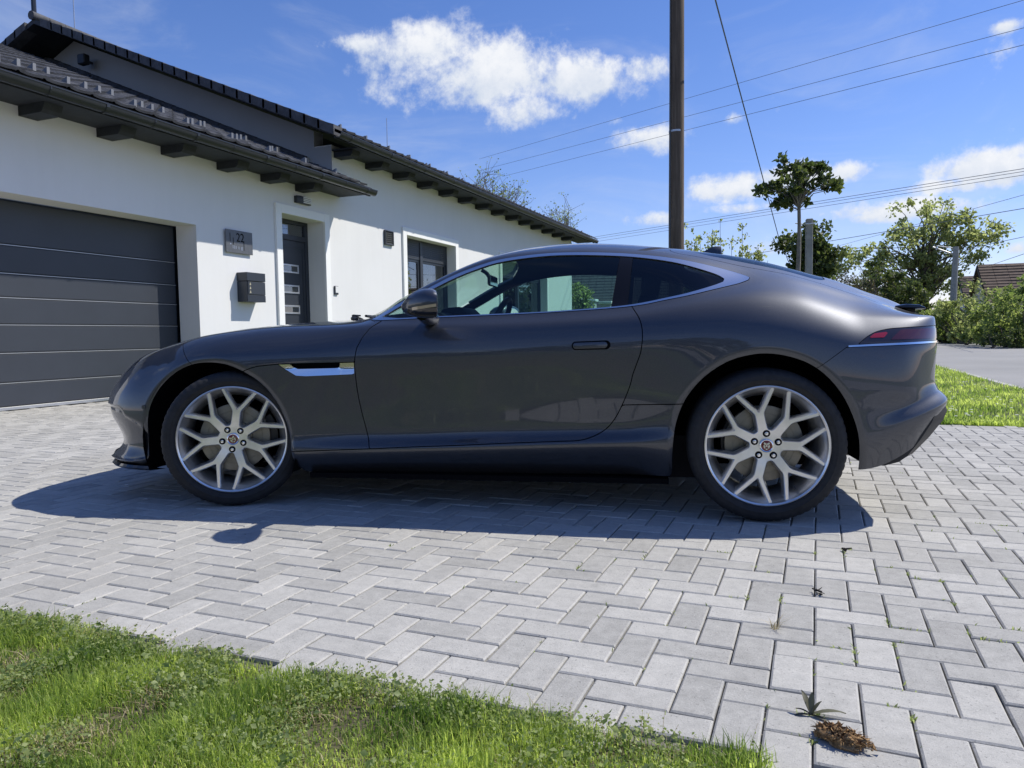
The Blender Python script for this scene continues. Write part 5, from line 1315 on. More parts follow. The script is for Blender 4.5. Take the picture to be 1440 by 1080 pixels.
def tree(name, label, cat, base, trunk, blobs, n_clump, n_leaf, leaf, m_leaf, m_bark='bark', seed=1, shape='leaf', clump_r=.5, group=None, droop=0.0, twig=.02, fork=.45, lean=(0, 0), bare=0):
    """trunk: (height, radius). blobs: (dx, dy, z, rx, ry, rz) ellipsoids of crown, from the base"""
    rg = np.random.default_rng(seed); root = empty(name, base, 0, label, cat, group)
    th, tr = trunk; b = MB()
    tp = [Vector((lean[0]*t*t+.03*th*math.sin(t*5+seed)*.3, lean[1]*t*t+.03*th*math.cos(t*4+seed)*.3, th*t)) for t in np.linspace(0, 1, 7)]
    b.tube(tp, [tr*(1.25 if i == 0 else 1-.55*i/6) for i in range(7)], 8)
    vol = np.array([q[3]*q[4]*q[5] for q in blobs])**.8; vol /= vol.sum(); cl = []
    for k in range(n_clump):
        q = blobs[rg.choice(len(blobs), p=vol)]; v = unit(rg, 1)[0]*rg.random()**.38
        cl.append((q[0]+v[0]*q[3], q[1]+v[1]*q[4], q[2]+v[2]*q[5]))
    P = []; D = []; Tn = []
    for k, c in enumerate(cl):
        c = Vector(c); t = min(1, max(fork, rg.uniform(fork, 1.05))); i = int(t*5.999); s = tp[i].lerp(tp[min(i+1, 6)], t*6-i if t < 1 else 0)
        if fork > .9: s = tp[5].lerp(tp[6], rg.uniform(.5, 1))
        elif s.z > c.z: s = tp[3].lerp(tp[4], .3) if c.z > tp[3].z else tp[2]
        mid = s.lerp(c, .5)+Vector(rg.normal(size=3)*.08*(c-s).length)+Vector((0, 0, .12*(c-s).length))
        r0 = max(twig, tr*.30*rg.uniform(.5, 1)); b.tube([s, s.lerp(mid, .5), mid, c], [r0, r0*.8, r0*.5, twig*.5], 5)
        if bare:
            for j in range(bare):
                st = mid.lerp(c, rg.uniform(0, 1)); e = st+Vector(rg.normal(size=3)*np.array([1, 1, .7])*clump_r+np.array([0, 0, clump_r*.7])); b.tube([st, st.lerp(e, .5)+Vector(rg.normal(size=3)*.08*clump_r), e], [twig*.6, twig*.45, twig*.2], 4, False)
                P.append(np.array(e)+rg.normal(size=(3, 3))*clump_r*.15)
        m = int(n_leaf*rg.uniform(.5, 1.5)); cr = clump_r*rg.uniform(.6, 1.25)
        pts = np.array(c)+unit(rg, m)*(rg.random(m)**.45)[:, None]*cr*np.array([1, 1, .75])
        P.append(pts)
    P = np.concatenate(P); D = unit(rg, len(P)); D[:, 2] += .25-droop; D /= np.linalg.norm(D, axis=1)[:, None]
    if droop: P[:, 2] -= rg.random(len(P))**2*droop
    me = leaves_mesh('crown', P, D, leaf, rg, shape); 
    b.build('trunk', m_bark, root, smooth=60, recalc=False)
    link('crown', me, m_leaf, root); return root
def bush(name, label, base, blobs, n, leaf, m_leaf, seed, cat='bush', group=None, clumps=40, shape='leaf', stems=9, cr=.35):
    rg = np.random.default_rng(seed); root = empty(name, base, 0, label, cat, group); b = MB()
    vol = np.array([q[3]*q[4]*q[5] for q in blobs]); vol /= vol.sum(); P = []
    for k in range(clumps):
        q = blobs[rg.choice(len(blobs), p=vol)]; v = unit(rg, 1)[0]*rg.random()**.3; c = np.array([q[0]+v[0]*q[3], q[1]+v[1]*q[4], max(.1, q[2]+v[2]*q[5])])
        m = n//clumps; P.append(c+unit(rg, m)*(rg.random(m)**.45)[:, None]*cr*rg.uniform(.6, 1.4))
        if k < stems:
            q0 = Vector((rg.normal()*.12+q[0]*.6, rg.normal()*.12+q[1]*.6, 0)); e = Vector(c); b.tube([q0, q0.lerp(e, .5)+Vector(rg.normal(size=3)*.1), e], [.045, .03, .012], 5)
    P = np.concatenate(P); P[:, 2] = np.maximum(P[:, 2], .02); D = unit(rg, len(P)); D[:, 2] += .2; D /= np.linalg.norm(D, axis=1)[:, None]
    b.build('stem', 'bark', root, smooth=60, recalc=False); link('crown', leaves_mesh('crown', P, D, leaf, rg, shape), m_leaf, root); return root

def blades(name, XY, h, w, rg, m, parent=None, lean=.5, tone=None, segs=2, z0=-.004):
    n = len(XY); a = rg.random(n)*2*math.pi; H = h*(.45+.75*rg.random(n)) if np.isscalar(h) else h; L = lean*H*rg.random(n)
    d = np.stack([np.cos(a), np.sin(a), np.zeros(n)], 1); s = np.stack([-np.sin(a+rg.normal(size=n)*.5), np.cos(a), np.zeros(n)], 1)*(w*(.6+.7*rg.random(n)))[:, None]
    B = np.concatenate([XY, np.full((n, 1), z0)], 1); U = np.array([0, 0, 1.0])
    m1 = B+d*(L*.30)[:, None]+U*(H*.55)[:, None]; t = B+d*L[:, None]+U*(H*(1-.25*rg.random(n)))[:, None]
    V = np.stack([B-s, B+s, m1-s*.8, m1+s*.8, t], 1).reshape(-1, 3); i = np.arange(n)*5
    F = np.concatenate([np.stack([i, i+1, i+3], 1), np.stack([i, i+3, i+2], 1), np.stack([i+2, i+3, i+4], 1)])
    me = mesh_np(name, V, F); tt = rg.random(n) if tone is None else tone
    at = me.attributes.new('tone', 'FLOAT', 'POINT'); at.data.foreach_set('value', np.repeat(tt, 5).astype(np.float32))
    o = link(name, me, m, parent); o['kind'] = 'stuff'; return o
def field(x, y, seed, sc):                        # cheap smooth 2-d noise for patches
    r = np.random.default_rng(seed); v = np.zeros_like(x)
    for k in range(7):
        a = r.random()*6.28; f = sc*(.6+1.6*r.random()); v += np.sin((x*math.cos(a)+y*math.sin(a))*f*6.28+r.random()*6.28)
    return v/7
def build_grass():
    rg = np.random.default_rng(11)
    def pts(n, x0, x1, y0, y1): return np.stack([x0+(x1-x0)*rg.random(n), y0+(y1-y0)*rg.random(n)], 1)
    # in front of the camera, dense: edge ragged over the pavers
    P = pts(105000, -2.9, .55, .95, 1.58)
    edge = 1.512+.026*field(P[:, 0], P[:, 0]*0, 2, 1.3)+.02*field(P[:, 0], P[:, 0]*0, 5, 5)
    k = (P[:, 1] < edge) & (P[:, 0] < -.10+.06*rg.random(len(P))); f = field(P[:, 0], P[:, 1], 3, 2.2)
    k &= (rg.random(len(P)) < np.clip(.85+f*1.2, .45, 1)); P = P[k]; f = field(P[:, 0], P[:, 1], 3, 2.2)
    pt = field(P[:, 0], P[:, 1], 9, 1.6); n = len(P)
    tone = np.clip(.48+.9*pt+rg.normal(size=n)*.28, 0, 1)
    H = np.clip(.026+.034*(f+.30)+.012*field(P[:, 0], P[:, 1], 14, 6), .008, .07)*(.45+1.0*rg.random(n))
    sp = rg.random(n) < .75
    blades('lawn_grass', P[sp], H[sp], .0012, rg, 'grass_blade', lean=.75, tone=tone[sp])
    blades('lawn_grass', P[~sp], H[~sp]*.6, .0021, rg, 'grass_blade', lean=1.7, tone=tone[~sp]*.8)
    # low broad-leaved weeds and clover, thicker along the paving edge
    P = pts(75000, -2.9, .2, .95, 1.60); edge = 1.518+.030*field(P[:, 0], P[:, 0]*0, 2, 1.3)+.015*field(P[:, 0], P[:, 0]*0, 6, 7)
    g = field(P[:, 0], P[:, 1], 21, 2.6)
    k = (P[:, 1] < edge) & (rg.random(len(P)) < np.clip(.16+g*1.6+np.exp(-((1.47-P[:, 1])/.07)**2)*.65, 0, 1)) & (P[:, 0] < -.08); P = P[k]; n = len(P)
    hz = np.clip(.010+.034*rg.random(n)**1.3, 0, .05); P3 = np.concatenate([P, hz[:, None]], 1); D = unit(rg, n); D[:, 2] = abs(D[:, 2])*.5+.05; D /= np.linalg.norm(D, axis=1)[:, None]
    big = rg.random(n) < .12
    o = link('lawn_weeds', leaves_mesh('lawn_weeds', P3[~big], D[~big], .0072, rg, 'leaf'), 'weed_leaf'); o['kind'] = 'stuff'
    o = link('lawn_weeds', leaves_mesh('lawn_weeds', P3[big], D[big], .015, rg, 'leaf'), 'weed_leaf'); o['kind'] = 'stuff'
    # thin seed stalks leaning out over the pavers, each with a few tiny leaves
    P = []; Dd = []; st = MB()
    for k in range(130):
        x = rg.uniform(-2.5, -.1); y = 1.45+.05*rg.random(); hgt = rg.uniform(.03, .085); dx, dy = rg.normal()*.02, abs(rg.normal())*.035
        q = [Vector((x+dx*t, y+dy*t*t, hgt*(t-.25*t*t))) for t in (0, .4, .75, 1)]; st.tube(q, [.0006, .0005, .0004, .0003], 3, False)
        for j in range(7): c = q[1].lerp(q[3], rg.random()); P.append(tuple(c)); 
    st.build('seed_stalks', 'straw_plain', recalc=False)['kind'] = 'stuff'
    P = np.array(P); D = unit(rg, len(P)); o = link('lawn_weeds', leaves_mesh('lawn_weeds', P, D, .0065, rg, 'leaf'), 'weed_leaf'); o['kind'] = 'stuff'
    P = pts(34000, -2.9, .2, .95, 1.55); g = field(P[:, 0], P[:, 1], 33, 2.4); P = P[(P[:, 1] < 1.49+.04*field(P[:, 0], P[:, 0]*0, 2, 1.3)) & (rg.random(len(P)) < np.clip(.02+g*1.3, .01, 1)) & (P[:, 0] < -.08)]
    blades('dry_grass', P, .022*(.4+1.1*rg.random(len(P))), .0011, rg, 'straw', lean=2.4)
    # the rest of the lawn round the camera
    P = pts(26000, -8.5, 2.6, -3.5, 1.48); P = P[(P[:, 0] < -2.7) | (P[:, 0] > .5) | (P[:, 1] < 1.0)]
    P = P[~((P[:, 0] > -.35) & (P[:, 0] < .35) & (P[:, 1] > -.35) & (P[:, 1] < .6))]
    blades('lawn_rough', P, .045*(.5+.8*rg.random(len(P))), .0035, rg, 'grass_blade', lean=.8)
    P = pts(5000, -.08, 2.7, .55, 1.38); P = P[(P[:, 0] > .35) | (P[:, 1] > .75)]
    blades('lawn_rough', P, .035*(.4+.8*rg.random(len(P))), .0022, rg, 'grass_blade', lean=.9)
    # verge beyond the paving
    d = rg.random(90000)**1.7; Y = 7.57+26*d; X = -1.5+4.2*rg.random(len(d)); P = np.stack([X, Y], 1)
    kk = (X < 2.72) & (rg.random(len(d)) < np.clip(.8+field(X, Y, 8, .5)*1.3, .25, 1)); P = P[kk]
    tone = np.clip(.55+.8*field(P[:, 0], P[:, 1], 19, .6)+rg.normal(size=len(P))*.2, 0, 1)
    blades('verge_grass', P, (.05+.0022*(P[:, 1]-7.5))*(.5+.8*rg.random(len(P))), .0045, rg, 'grass_blade', lean=.9, tone=tone)
    n = 150; P3 = np.stack([.2+2.4*rg.random(n), 7.7+9*rg.random(n)**1.4, .05+.03*rg.random(n)], 1)
    V = []; Fc = []
    for p in P3:
        b0 = len(V); V.append(p+[0, 0, .004]); V += [p+[.016*math.cos(a), .016*math.sin(a), 0] for a in np.linspace(0, 6.283, 8)[:-1]]; Fc += [(b0, b0+1+i, b0+1+(i+1) % 7) for i in range(7)]
    me = bpy.data.meshes.new('daisies'); me.from_pydata([tuple(v) for v in V], [], Fc); me.update(); at = me.attributes.new('tone', 'FLOAT', 'POINT'); at.data.foreach_set('value', [.5]*len(V))
    o = link('daisies', me, 'petal_white'); o['kind'] = 'stuff'
    # far-side verge tufts
    P = np.stack([8.65+3.5*rg.random(9000), 20+70*rg.random(9000)**1.3], 1); P = P[~((P[:, 1] > 47) & (P[:, 1] < 62))]
    blades('far_grass', P, .13*(.5+.9*rg.random(len(P))), .02, rg, 'grass_blade', lean=.8)
def joint_weeds():
    rg = np.random.default_rng(5)
    # moss and seedlings rooted in the joints: (x, y, size)
    spots = []
    for (u, v) in [(1265, 905), (1268, 890), (1276, 975), (1284, 1012), (1262, 880), (1375, 893), (1390, 897), (1318, 888), (1040, 838), (1062, 843), (1378, 735), (1397, 745), (1410, 737), (1195, 776), (1300, 725), (1345, 850), (1100, 843), (1018, 775), (1395, 812), (1180, 905), (1208, 888), (1440, 900), (1435, 890), (1230, 920), (1080, 800), (1255, 1000), (560, 768), (900, 780), (820, 800), (100, 848), (118, 842), (1170, 780), (1250, 800), (1290, 810), (1320, 815), (1140, 1042), (1138, 1015), (1205, 930)]:
        d = ray(u, v); k = -CAM_H/d.z; spots.append((d.x*k, d.y*k))
    P = []; 
    for (x, y) in spots:
        m = rg.integers(5, 22); al = rg.random() < .5; s = np.stack([x+rg.normal(size=m)*(.022 if al else .006), y+rg.normal(size=m)*(.006 if al else .022)], 1); P.append(s)
    # thin scatter along joints on the right-hand part
    m = 900; xs = .0195+.1*rg.integers(-12, 22, m); ys = 1.65+4.5*rg.random(m)**1.3; sw = rg.random(m) < .5
    keep = field(xs, ys, 3, .5) > .12; P.append(np.stack([np.where(sw, xs, .0195+3.4*(rg.random(m)-.35)), np.where(sw, ys, 1.9375+.1*rg.integers(-2, 44, m))], 1)[keep])
    P = np.concatenate(P); bx = np.array(BRICKS); keep = []
    for q in P:
        k = np.argmin(np.maximum(np.abs(bx[:, 0]-q[0])-bx[:, 2]*.05, np.abs(bx[:, 1]-q[1])-bx[:, 3]*.05)); x, y, w, h = bx[k]
        dx, dy = q[0]-x, q[1]-y; ex, ey = w*.05-abs(dx), h*.05-abs(dy)
        if ex < ey: q = (x+math.copysign(w*.05, dx)+rg.normal()*.002, q[1])
        else: q = (q[0], y+math.copysign(h*.05, dy)+rg.normal()*.002)
        keep.append(q)
    P = np.array(keep); n = len(P)
    P3 = np.concatenate([P, np.full((n, 1), -.006)], 1); D = unit(rg, n); D[:, 2] = abs(D[:, 2])+.5; D /= np.linalg.norm(D, axis=1)[:, None]
    o = link('joint_weeds', leaves_mesh('joint_weeds', P3, D, .013, rg, 'narrow'), 'weed_leaf'); o['kind'] = 'stuff'
    # grass tuft in a joint
    t = empty('grass_tuft', (-.083, 2.218, -.004), 0, 'small pale grass tuft growing from a joint between pavers', 'grass tuft')
    n = 34; a = rg.random(n)*6.28
    blades_o = blades('tuft_blades', np.stack([.008*np.cos(a), .008*np.sin(a)], 1),   .036*(.5+.8*rg.random(n)), .0009, rg, 'straw', t, lean=1.8, z0=0); del blades_o['kind']; blades_o.name = 'blades'
    # dark-leaved plantain seedling
    w = empty('seedling', (.013, 1.728, -.004), 0, 'dark purplish seedling with six pointed leaves in a paver joint', 'plant')
    for k, (a, l, up) in enumerate([(2.1, .075, 1.6), (1.5, .070, 2.6), (.25, .082, .50), (-.45, .055, .14), (3.35, .050, .12), (.8, .052, 1.4), (2.9, .038, .6), (1.0, .03, 3)]):
        d = np.array([math.cos(a), math.sin(a)*.8, up]); d /= np.linalg.norm(d); sd = np.cross(d, [0, 0, 1.0]); sd /= np.linalg.norm(sd); V = []; nn = 7
        for i in range(nn):
            t_ = i/(nn-1); c = d*l*t_+np.array([0, 0, -l*.35*t_*t_+.006]); wd = l*.095*math.sin(math.pi*min(1, t_*.85+.12))**1.2
            V += [tuple(c-sd*wd+[0, 0, .002]), tuple(c), tuple(c+sd*wd+[0, 0, .002])]
        me = bpy.data.meshes.new('leaf'); me.from_pydata(V, [], [(3*i+j, 3*i+j+1, 3*i+j+4, 3*i+j+3) for i in range(nn-1) for j in (0, 1)]); me.update()
        at = me.attributes.new('tone', 'FLOAT', 'POINT'); at.data.foreach_set('value', [rg.random()]*len(V)); link('leaf', me, 'leaf_maroon', w, True)
mat('clod', (.20, .125, .055), .95, build=lambda N, b: N.nt.links.new(N.ramp(N.noise(coords(N), 90, 6, .7), [(.3, (.10, .055, .022)), (.5, (.27, .16, .07)), (.7, (.46, .32, .17))]), b.inputs['Base Color']))
mat('dark_debris', (.025, .022, .018), .9)
def build_small():
    rg = np.random.default_rng(2)
    bm = bmesh.new(); bmesh.ops.create_icosphere(bm, subdivisions=5, radius=1)
    for v in bm.verts:
        p = v.co.copy(); f = sum(math.sin(p.dot(Vector(k))*q+h)*a for k, q, h, a in CL); v.co = Vector((p.x*.044, p.y*.023, p.z*.017))*(1+f)
        if v.co.z < -.008: v.co.z = -.008
    me = bpy.data.meshes.new('clod'); bm.to_mesh(me); bm.free(); me.shade_smooth()
    o = link('dry_clod', me, 'clod'); o.location = (.070, 1.635, .008); o.rotation_euler = (0, 0, rad(-22)); tag(o, 'crumbly brown dry clod lying on the pavers by the lawn edge', 'clod')
    # crumbs and fibres sticking out of the clod
    b = MB()
    for k in range(620):
        a = rg.random()*6.28; c = rg.random(); e = 1+.22*math.sin(3*a+1)+.15*math.sin(7*a); p = Vector((.052*e*math.cos(a)*math.sqrt(c), .027*e*math.sin(a)*math.sqrt(c), .019*math.sqrt(max(0, 1-c))*(.8+.5*rg.random())-.002)); r = rg.uniform(.0015, .0048)
        q = [p+Vector(rg.normal(size=3))*r for _ in range(4)]; b.add(q, [(0, 1, 2), (0, 2, 3), (0, 3, 1), (1, 3, 2)])
    for k in range(60):
        a = rg.random()*6.28; p = Vector((.05*math.cos(a), .026*math.sin(a), .004+.01*rg.random())); b.tube([p, p+Vector((math.cos(a)*.012, math.sin(a)*.01, rg.normal()*.004))], [.0007, .0003], 3, False)
    o2 = b.build('crumbs', 'clod', o, recalc=False); o2['kind'] = 'stuff'
    for i, (u, v, s, lb) in enumerate([(1189, 776, .010, 'tiny dark debris crumb on pavers behind the rear wheel'), (1151, 835, .011, 'small dark twisted leaf scrap on pavers below the rear wheel')]):
        d = ray(u, v); k = -CAM_H/d.z; b = MB()
        for q in range(4): b.tube([(rg.normal()*s*.5, rg.normal()*s*.5, .002+.003*q), (rg.normal()*s, rg.normal()*s, .006+.004*q), (rg.normal()*s, rg.normal()*s, .004+.004*q)], [s*.35, s*.25, s*.1], 5)
        o = b.build('debris', 'dark_debris', smooth=60); o.location = (d.x*k, d.y*k, 0); tag(o, lb, 'debris')
    for i, (u, v) in enumerate([(204, 703), (177, 683)]):
        d = ray(u, v); k = -CAM_H/d.z; b = MB(); b.add([(-.02, 0, .003), (0, -.008, .006), (.022, .002, .004), (.002, .007, .008), (0, 0, .001)], [(0, 1, 3), (1, 2, 3), (0, 4, 1), (1, 4, 2)]); o = b.build('feather', 'plastic_white'); o.location = (d.x*k, d.y*k, 0)
        tag(o, ['small white feather on shaded pavers in front of the front wheel', 'tiny white fleck on shaded pavers under the front bumper'][i], 'feather')
mat('straw_plain', (.34, .24, .12), .9)
_r5 = random.Random(4); CL = [((_r5.gauss(0, 1), _r5.gauss(0, 1), _r5.gauss(0, 1)), q, _r5.random()*6, .20/q**.75) for q in (2, 3, 4, 5, 7, 9, 12, 15, 19, 24, 30, 38, 46) for _ in (0, 1, 2)]

def build_trees():
    def B(u, v, dist, z=0.0):                     # base point on the ground along a bearing
        p = at_dist(u, v, dist); return (p.x, p.y, z)
    # ball-headed tree on a straight stem, dark big leaves
    base = B(1121, 400, 21.0)
    tree('catalpa_tree', 'round-headed dark-leaved tree on a straight bare stem beside concrete post', 'tree', base, (4.30, .085),
         [(0, 0, 4.62, .85, .9, .42), (-.9, 0, 4.50, .22, .4, .14), (.85, 0, 4.55, .30, .5, .28), (-.45, 0, 5.32, .10, .2, .06), (.80, 0, 5.45, .08, .2, .06), (0, 0, 4.98, .60, .6, .18), (-.35, 0, 4.18, .30, .3, .08), (.30, 0, 4.20, .35, .3, .08), (0, 0, 4.22, .25, .25, .08)], 58, 34, .13, 'leaf_dark', 'bark_pale', 4, 'leaf', .165, fork=.985)
    rg = np.random.default_rng(8)
    base = B(1136, 400, 26.0)
    tree('catalpa_tree', 'dense dark green rounded tree half hidden behind the concrete post', 'tree', base, (2.6, .09), [(0, 0, 3.35, .95, .95, .85), (.2, 0, 2.7, .75, .8, .6), (-.3, 0, 2.5, .6, .6, .4)], 70, 110, .13, 'leaf_dark', 'bark_pale', 9, 'leaf', .30, fork=.7)
    # big loose tree with pale new leaves
    base = B(1296, 440, 62)
    tree('willow_tree', 'large loose tree with pale spring leaves beyond the street', 'tree', base, (6.2, .26),
         [(-.3, 0, 8.2, 3.4, 3, 2.3), (3.2, 0, 7.6, 2.2, 2, 1.5), (-3.4, 0, 6.0, 2.6, 2.2, 1.8), (-1.8, 0, 3.8, 3.0, 2.5, 1.8), (3.9, 0, 6.6, 1.7, 1.6, .9), (.8, 0, 5.5, 2.0, 2, 1.3), (1.8, 0, 3.9, 1.6, 1.5, 1.0)], 150, 66, .24, 'leaf_pale', 'bark', 12, 'leaf', .62, droop=.5, twig=.03, fork=.35)
    base = B(1246, 440, 55)
    tree('broad_tree', 'dark green bushy tree standing left under the large pale tree', 'tree', base, (2.0, .2), [(0, 0, 3.2, 2.0, 2, 1.6), (-1.4, 0, 2.2, 1.3, 1.3, 1.2), (1.3, 0, 2.3, 1.4, 1.4, 1.3)], 70, 110, .22, 'leaf_dark', 'bark', 14, 'leaf', .55)
    base = B(1180, 440, 40)
    tree('bare_tree', 'thin nearly bare tree with reddish twigs behind the car rear', 'tree', base, (2.0, .07), [(0, 0, 3.2, 1.3, 1.2, 1.0), (-.4, 0, 2.4, 1.0, 1, .7)], 36, 2, .10, 'leaf_bronze', 'bark', 17, 'leaf', .45, twig=.016, bare=6, fork=.2)
    base = B(1205, 440, 38)
    tree('bare_tree', 'small bare twiggy tree between the dark tree and the pale tree', 'tree', base, (1.8, .06), [(.1, 0, 2.7, .9, 1.0, .8)], 26, 2, .09, 'leaf_bronze', 'bark', 18, 'leaf', .40, twig=.014, bare=6, fork=.2)
    # tree behind the main roof, just coming into leaf
    base = B(690, 300, 42)
    tree('budding_tree', 'tall upright budding tree showing above the house roof edge', 'tree', base, (5.5, .14), [(-1.2, 0, 9.0, 1.3, 1.5, .95), (.2, 0, 9.0, 1.0, 1.5, 1.2), (1.5, 0, 8.2, 1.0, 1.3, 1.1), (-2.2, 0, 9.0, .8, 1, .8)], 58, 3, .10, 'leaf_mid', 'bark_pale', 23, 'leaf', .46, twig=.022, bare=9, fork=.35)
    base = B(788, 300, 44)
    tree('budding_tree', 'smaller budding tree showing over the far end of the house roof', 'tree', base, (4.6, .12), [(0, 0, 7.5, 1.0, 1, .9)], 22, 3, .10, 'leaf_mid', 'bark_pale', 29, 'leaf', .44, twig=.022, bare=9, fork=.35)
    # young whips with tufts of new leaves behind the car roof
    rows = [(972, 318, 3.0), (1002, 322, 2.0), (1013, 308, 2.0), (1044, 316, 2.4), (985, 330, 2.0), (1029, 338, 1.6), (1059, 344, 1.8), (1072, 348, 2.2), (996, 335, 1.4), (1066, 345, 1.3)]
    pos = ['leftmost, bushiest', 'slender, beside the utility pole', 'tall, left of the car aerial', 'tall leafy, right of the car aerial', 'short, right of the bushy whip', 'short, beside the tall leafy whip', 'low, leaning left, near the round-headed tree', 'low, curved, nearest the round-headed tree', 'low, between the slender whips', 'lowest, thin']
    for k, (u, v, wd) in enumerate(rows):
        dist = 24+(k % 3)*1.2; top = at_dist(u, v, dist); rgk = np.random.default_rng(60+k)
        root = empty('sapling', (top.x, top.y, 0), 0, 'young upright sapling with tufts of new leaves behind the car roof, '+pos[k], 'sapling', 'saplings behind the car')
        root['label'] = 'young leafy whip behind car roof: '+pos[k]; b = MB(); P = []; D = []
        ns = 1 if k not in (0, 6, 7) else (7 if k == 0 else 2)
        for q in range(ns):
            lx = 0 if ns == 1 else (rgk.normal()*.22 if k == 0 else (-.35+.7*q)*.4); hh = top.z*(1 if q == 0 else rgk.uniform(.78, .95))
            st = [Vector((lx*(t**1.5)*1.2, .05*math.sin(t*4+q), hh*t)) for t in np.linspace(0, 1, 8)]
            b.tube(st, [.022-.0024*i for i in range(8)], 5)
            for j in range(26):
                t = rgk.uniform(.45, 1.0); i = min(6, int(t*7)); c = np.array(st[i].lerp(st[i+1], t*7-i)); m = 9
                c = c+rgk.normal(size=3)*np.array([.07, .07, .02])*wd*.55; P.append(c+rgk.normal(size=(m, 3))*.045)
        P = np.concatenate(P); D = unit(rgk, len(P)); D[:, 2] += .8; D /= np.linalg.norm(D, axis=1)[:, None]
        b.build('stem', 'bark', root, smooth=60, recalc=False); link('foliage', leaves_mesh('foliage', P, D, .085, rgk, 'leaf'), 'leaf_pale', root)
    # shrubs along the far side of the street
    specs = [(1326, 52, 2.2, 'leaf_mid', 'low green shrub left of the concrete utility pole'), (1352, 50, 2.5, 'leaf_mid', 'rounded shrub right of the concrete utility pole base'), (1385, 46, 3.2, 'leaf_pale', 'broad pale green shrub in front of the tiled gable house'),
             (1418, 42, 2.9, 'leaf_mid', 'large spreading shrub before the wide tiled roof'), (1452, 40, 3.1, 'leaf_mid', 'tall shrub cut off by the right picture edge'), (1300, 60, 2.3, 'leaf_pale', 'pale shrub under the large loose tree'), (1318, 66, 3.0, 'leaf_pale', 'tall pale shrub behind the concrete utility pole'), (1275, 58, 2.4, 'leaf_mid', 'green shrub just over the car tail')]
    for k, (u, dist, h, m, lb) in enumerate(specs):
        p = B(u, 440, dist); w = h*.62
        bush('shrub', lb, p, [(0, 0, h*.55, w, w, h*.42), (w*.5, 0, h*.42, w*.7, w*.7, h*.35), (-w*.6, .2, h*.40, w*.6, w*.6, h*.34), (0, -.3, h*.2, w*1.05, w*.8, h*.18)], 3000, .17, m, 70+k, 'shrub', 'shrubs across the street', 46, cr=.34, stems=22)
    p = B(1400, 440, 38); bush('hedge_shrub', 'low dark shrub at the street edge below the pale shrubs', p, [(0, 0, .35, 1.0, .8, .35), (1.4, .2, .4, 1.0, .8, .4), (2.8, 0, .45, 1.1, .9, .45)], 4200, .10, 'leaf_dark', 90, 'shrub', None, 60, cr=.28)
    # one clipped mass of shrubs along the plot edge behind the camera: the car's side mirrors it
    rg = np.random.default_rng(120); P = []
    for k in range(330):
        x = rg.uniform(-18, 6); h = 3.2+1.3*math.sin(x*.55)+.5*math.sin(x*1.7+1); c = np.array([x, -16.5+rg.normal()*1.1, rg.uniform(.1, 1)**.7*h]); m = 46
        P.append(c+unit(rg, m)*(rg.random(m)**.45)[:, None]*.7)
    P = np.concatenate(P); P[:, 2] = np.maximum(P[:, 2], .02); D = unit(rg, len(P))
    o = link('boundary_hedge', leaves_mesh('boundary_hedge', P, D, .30, rg), 'leaf_dark'); o['kind'] = 'stuff'

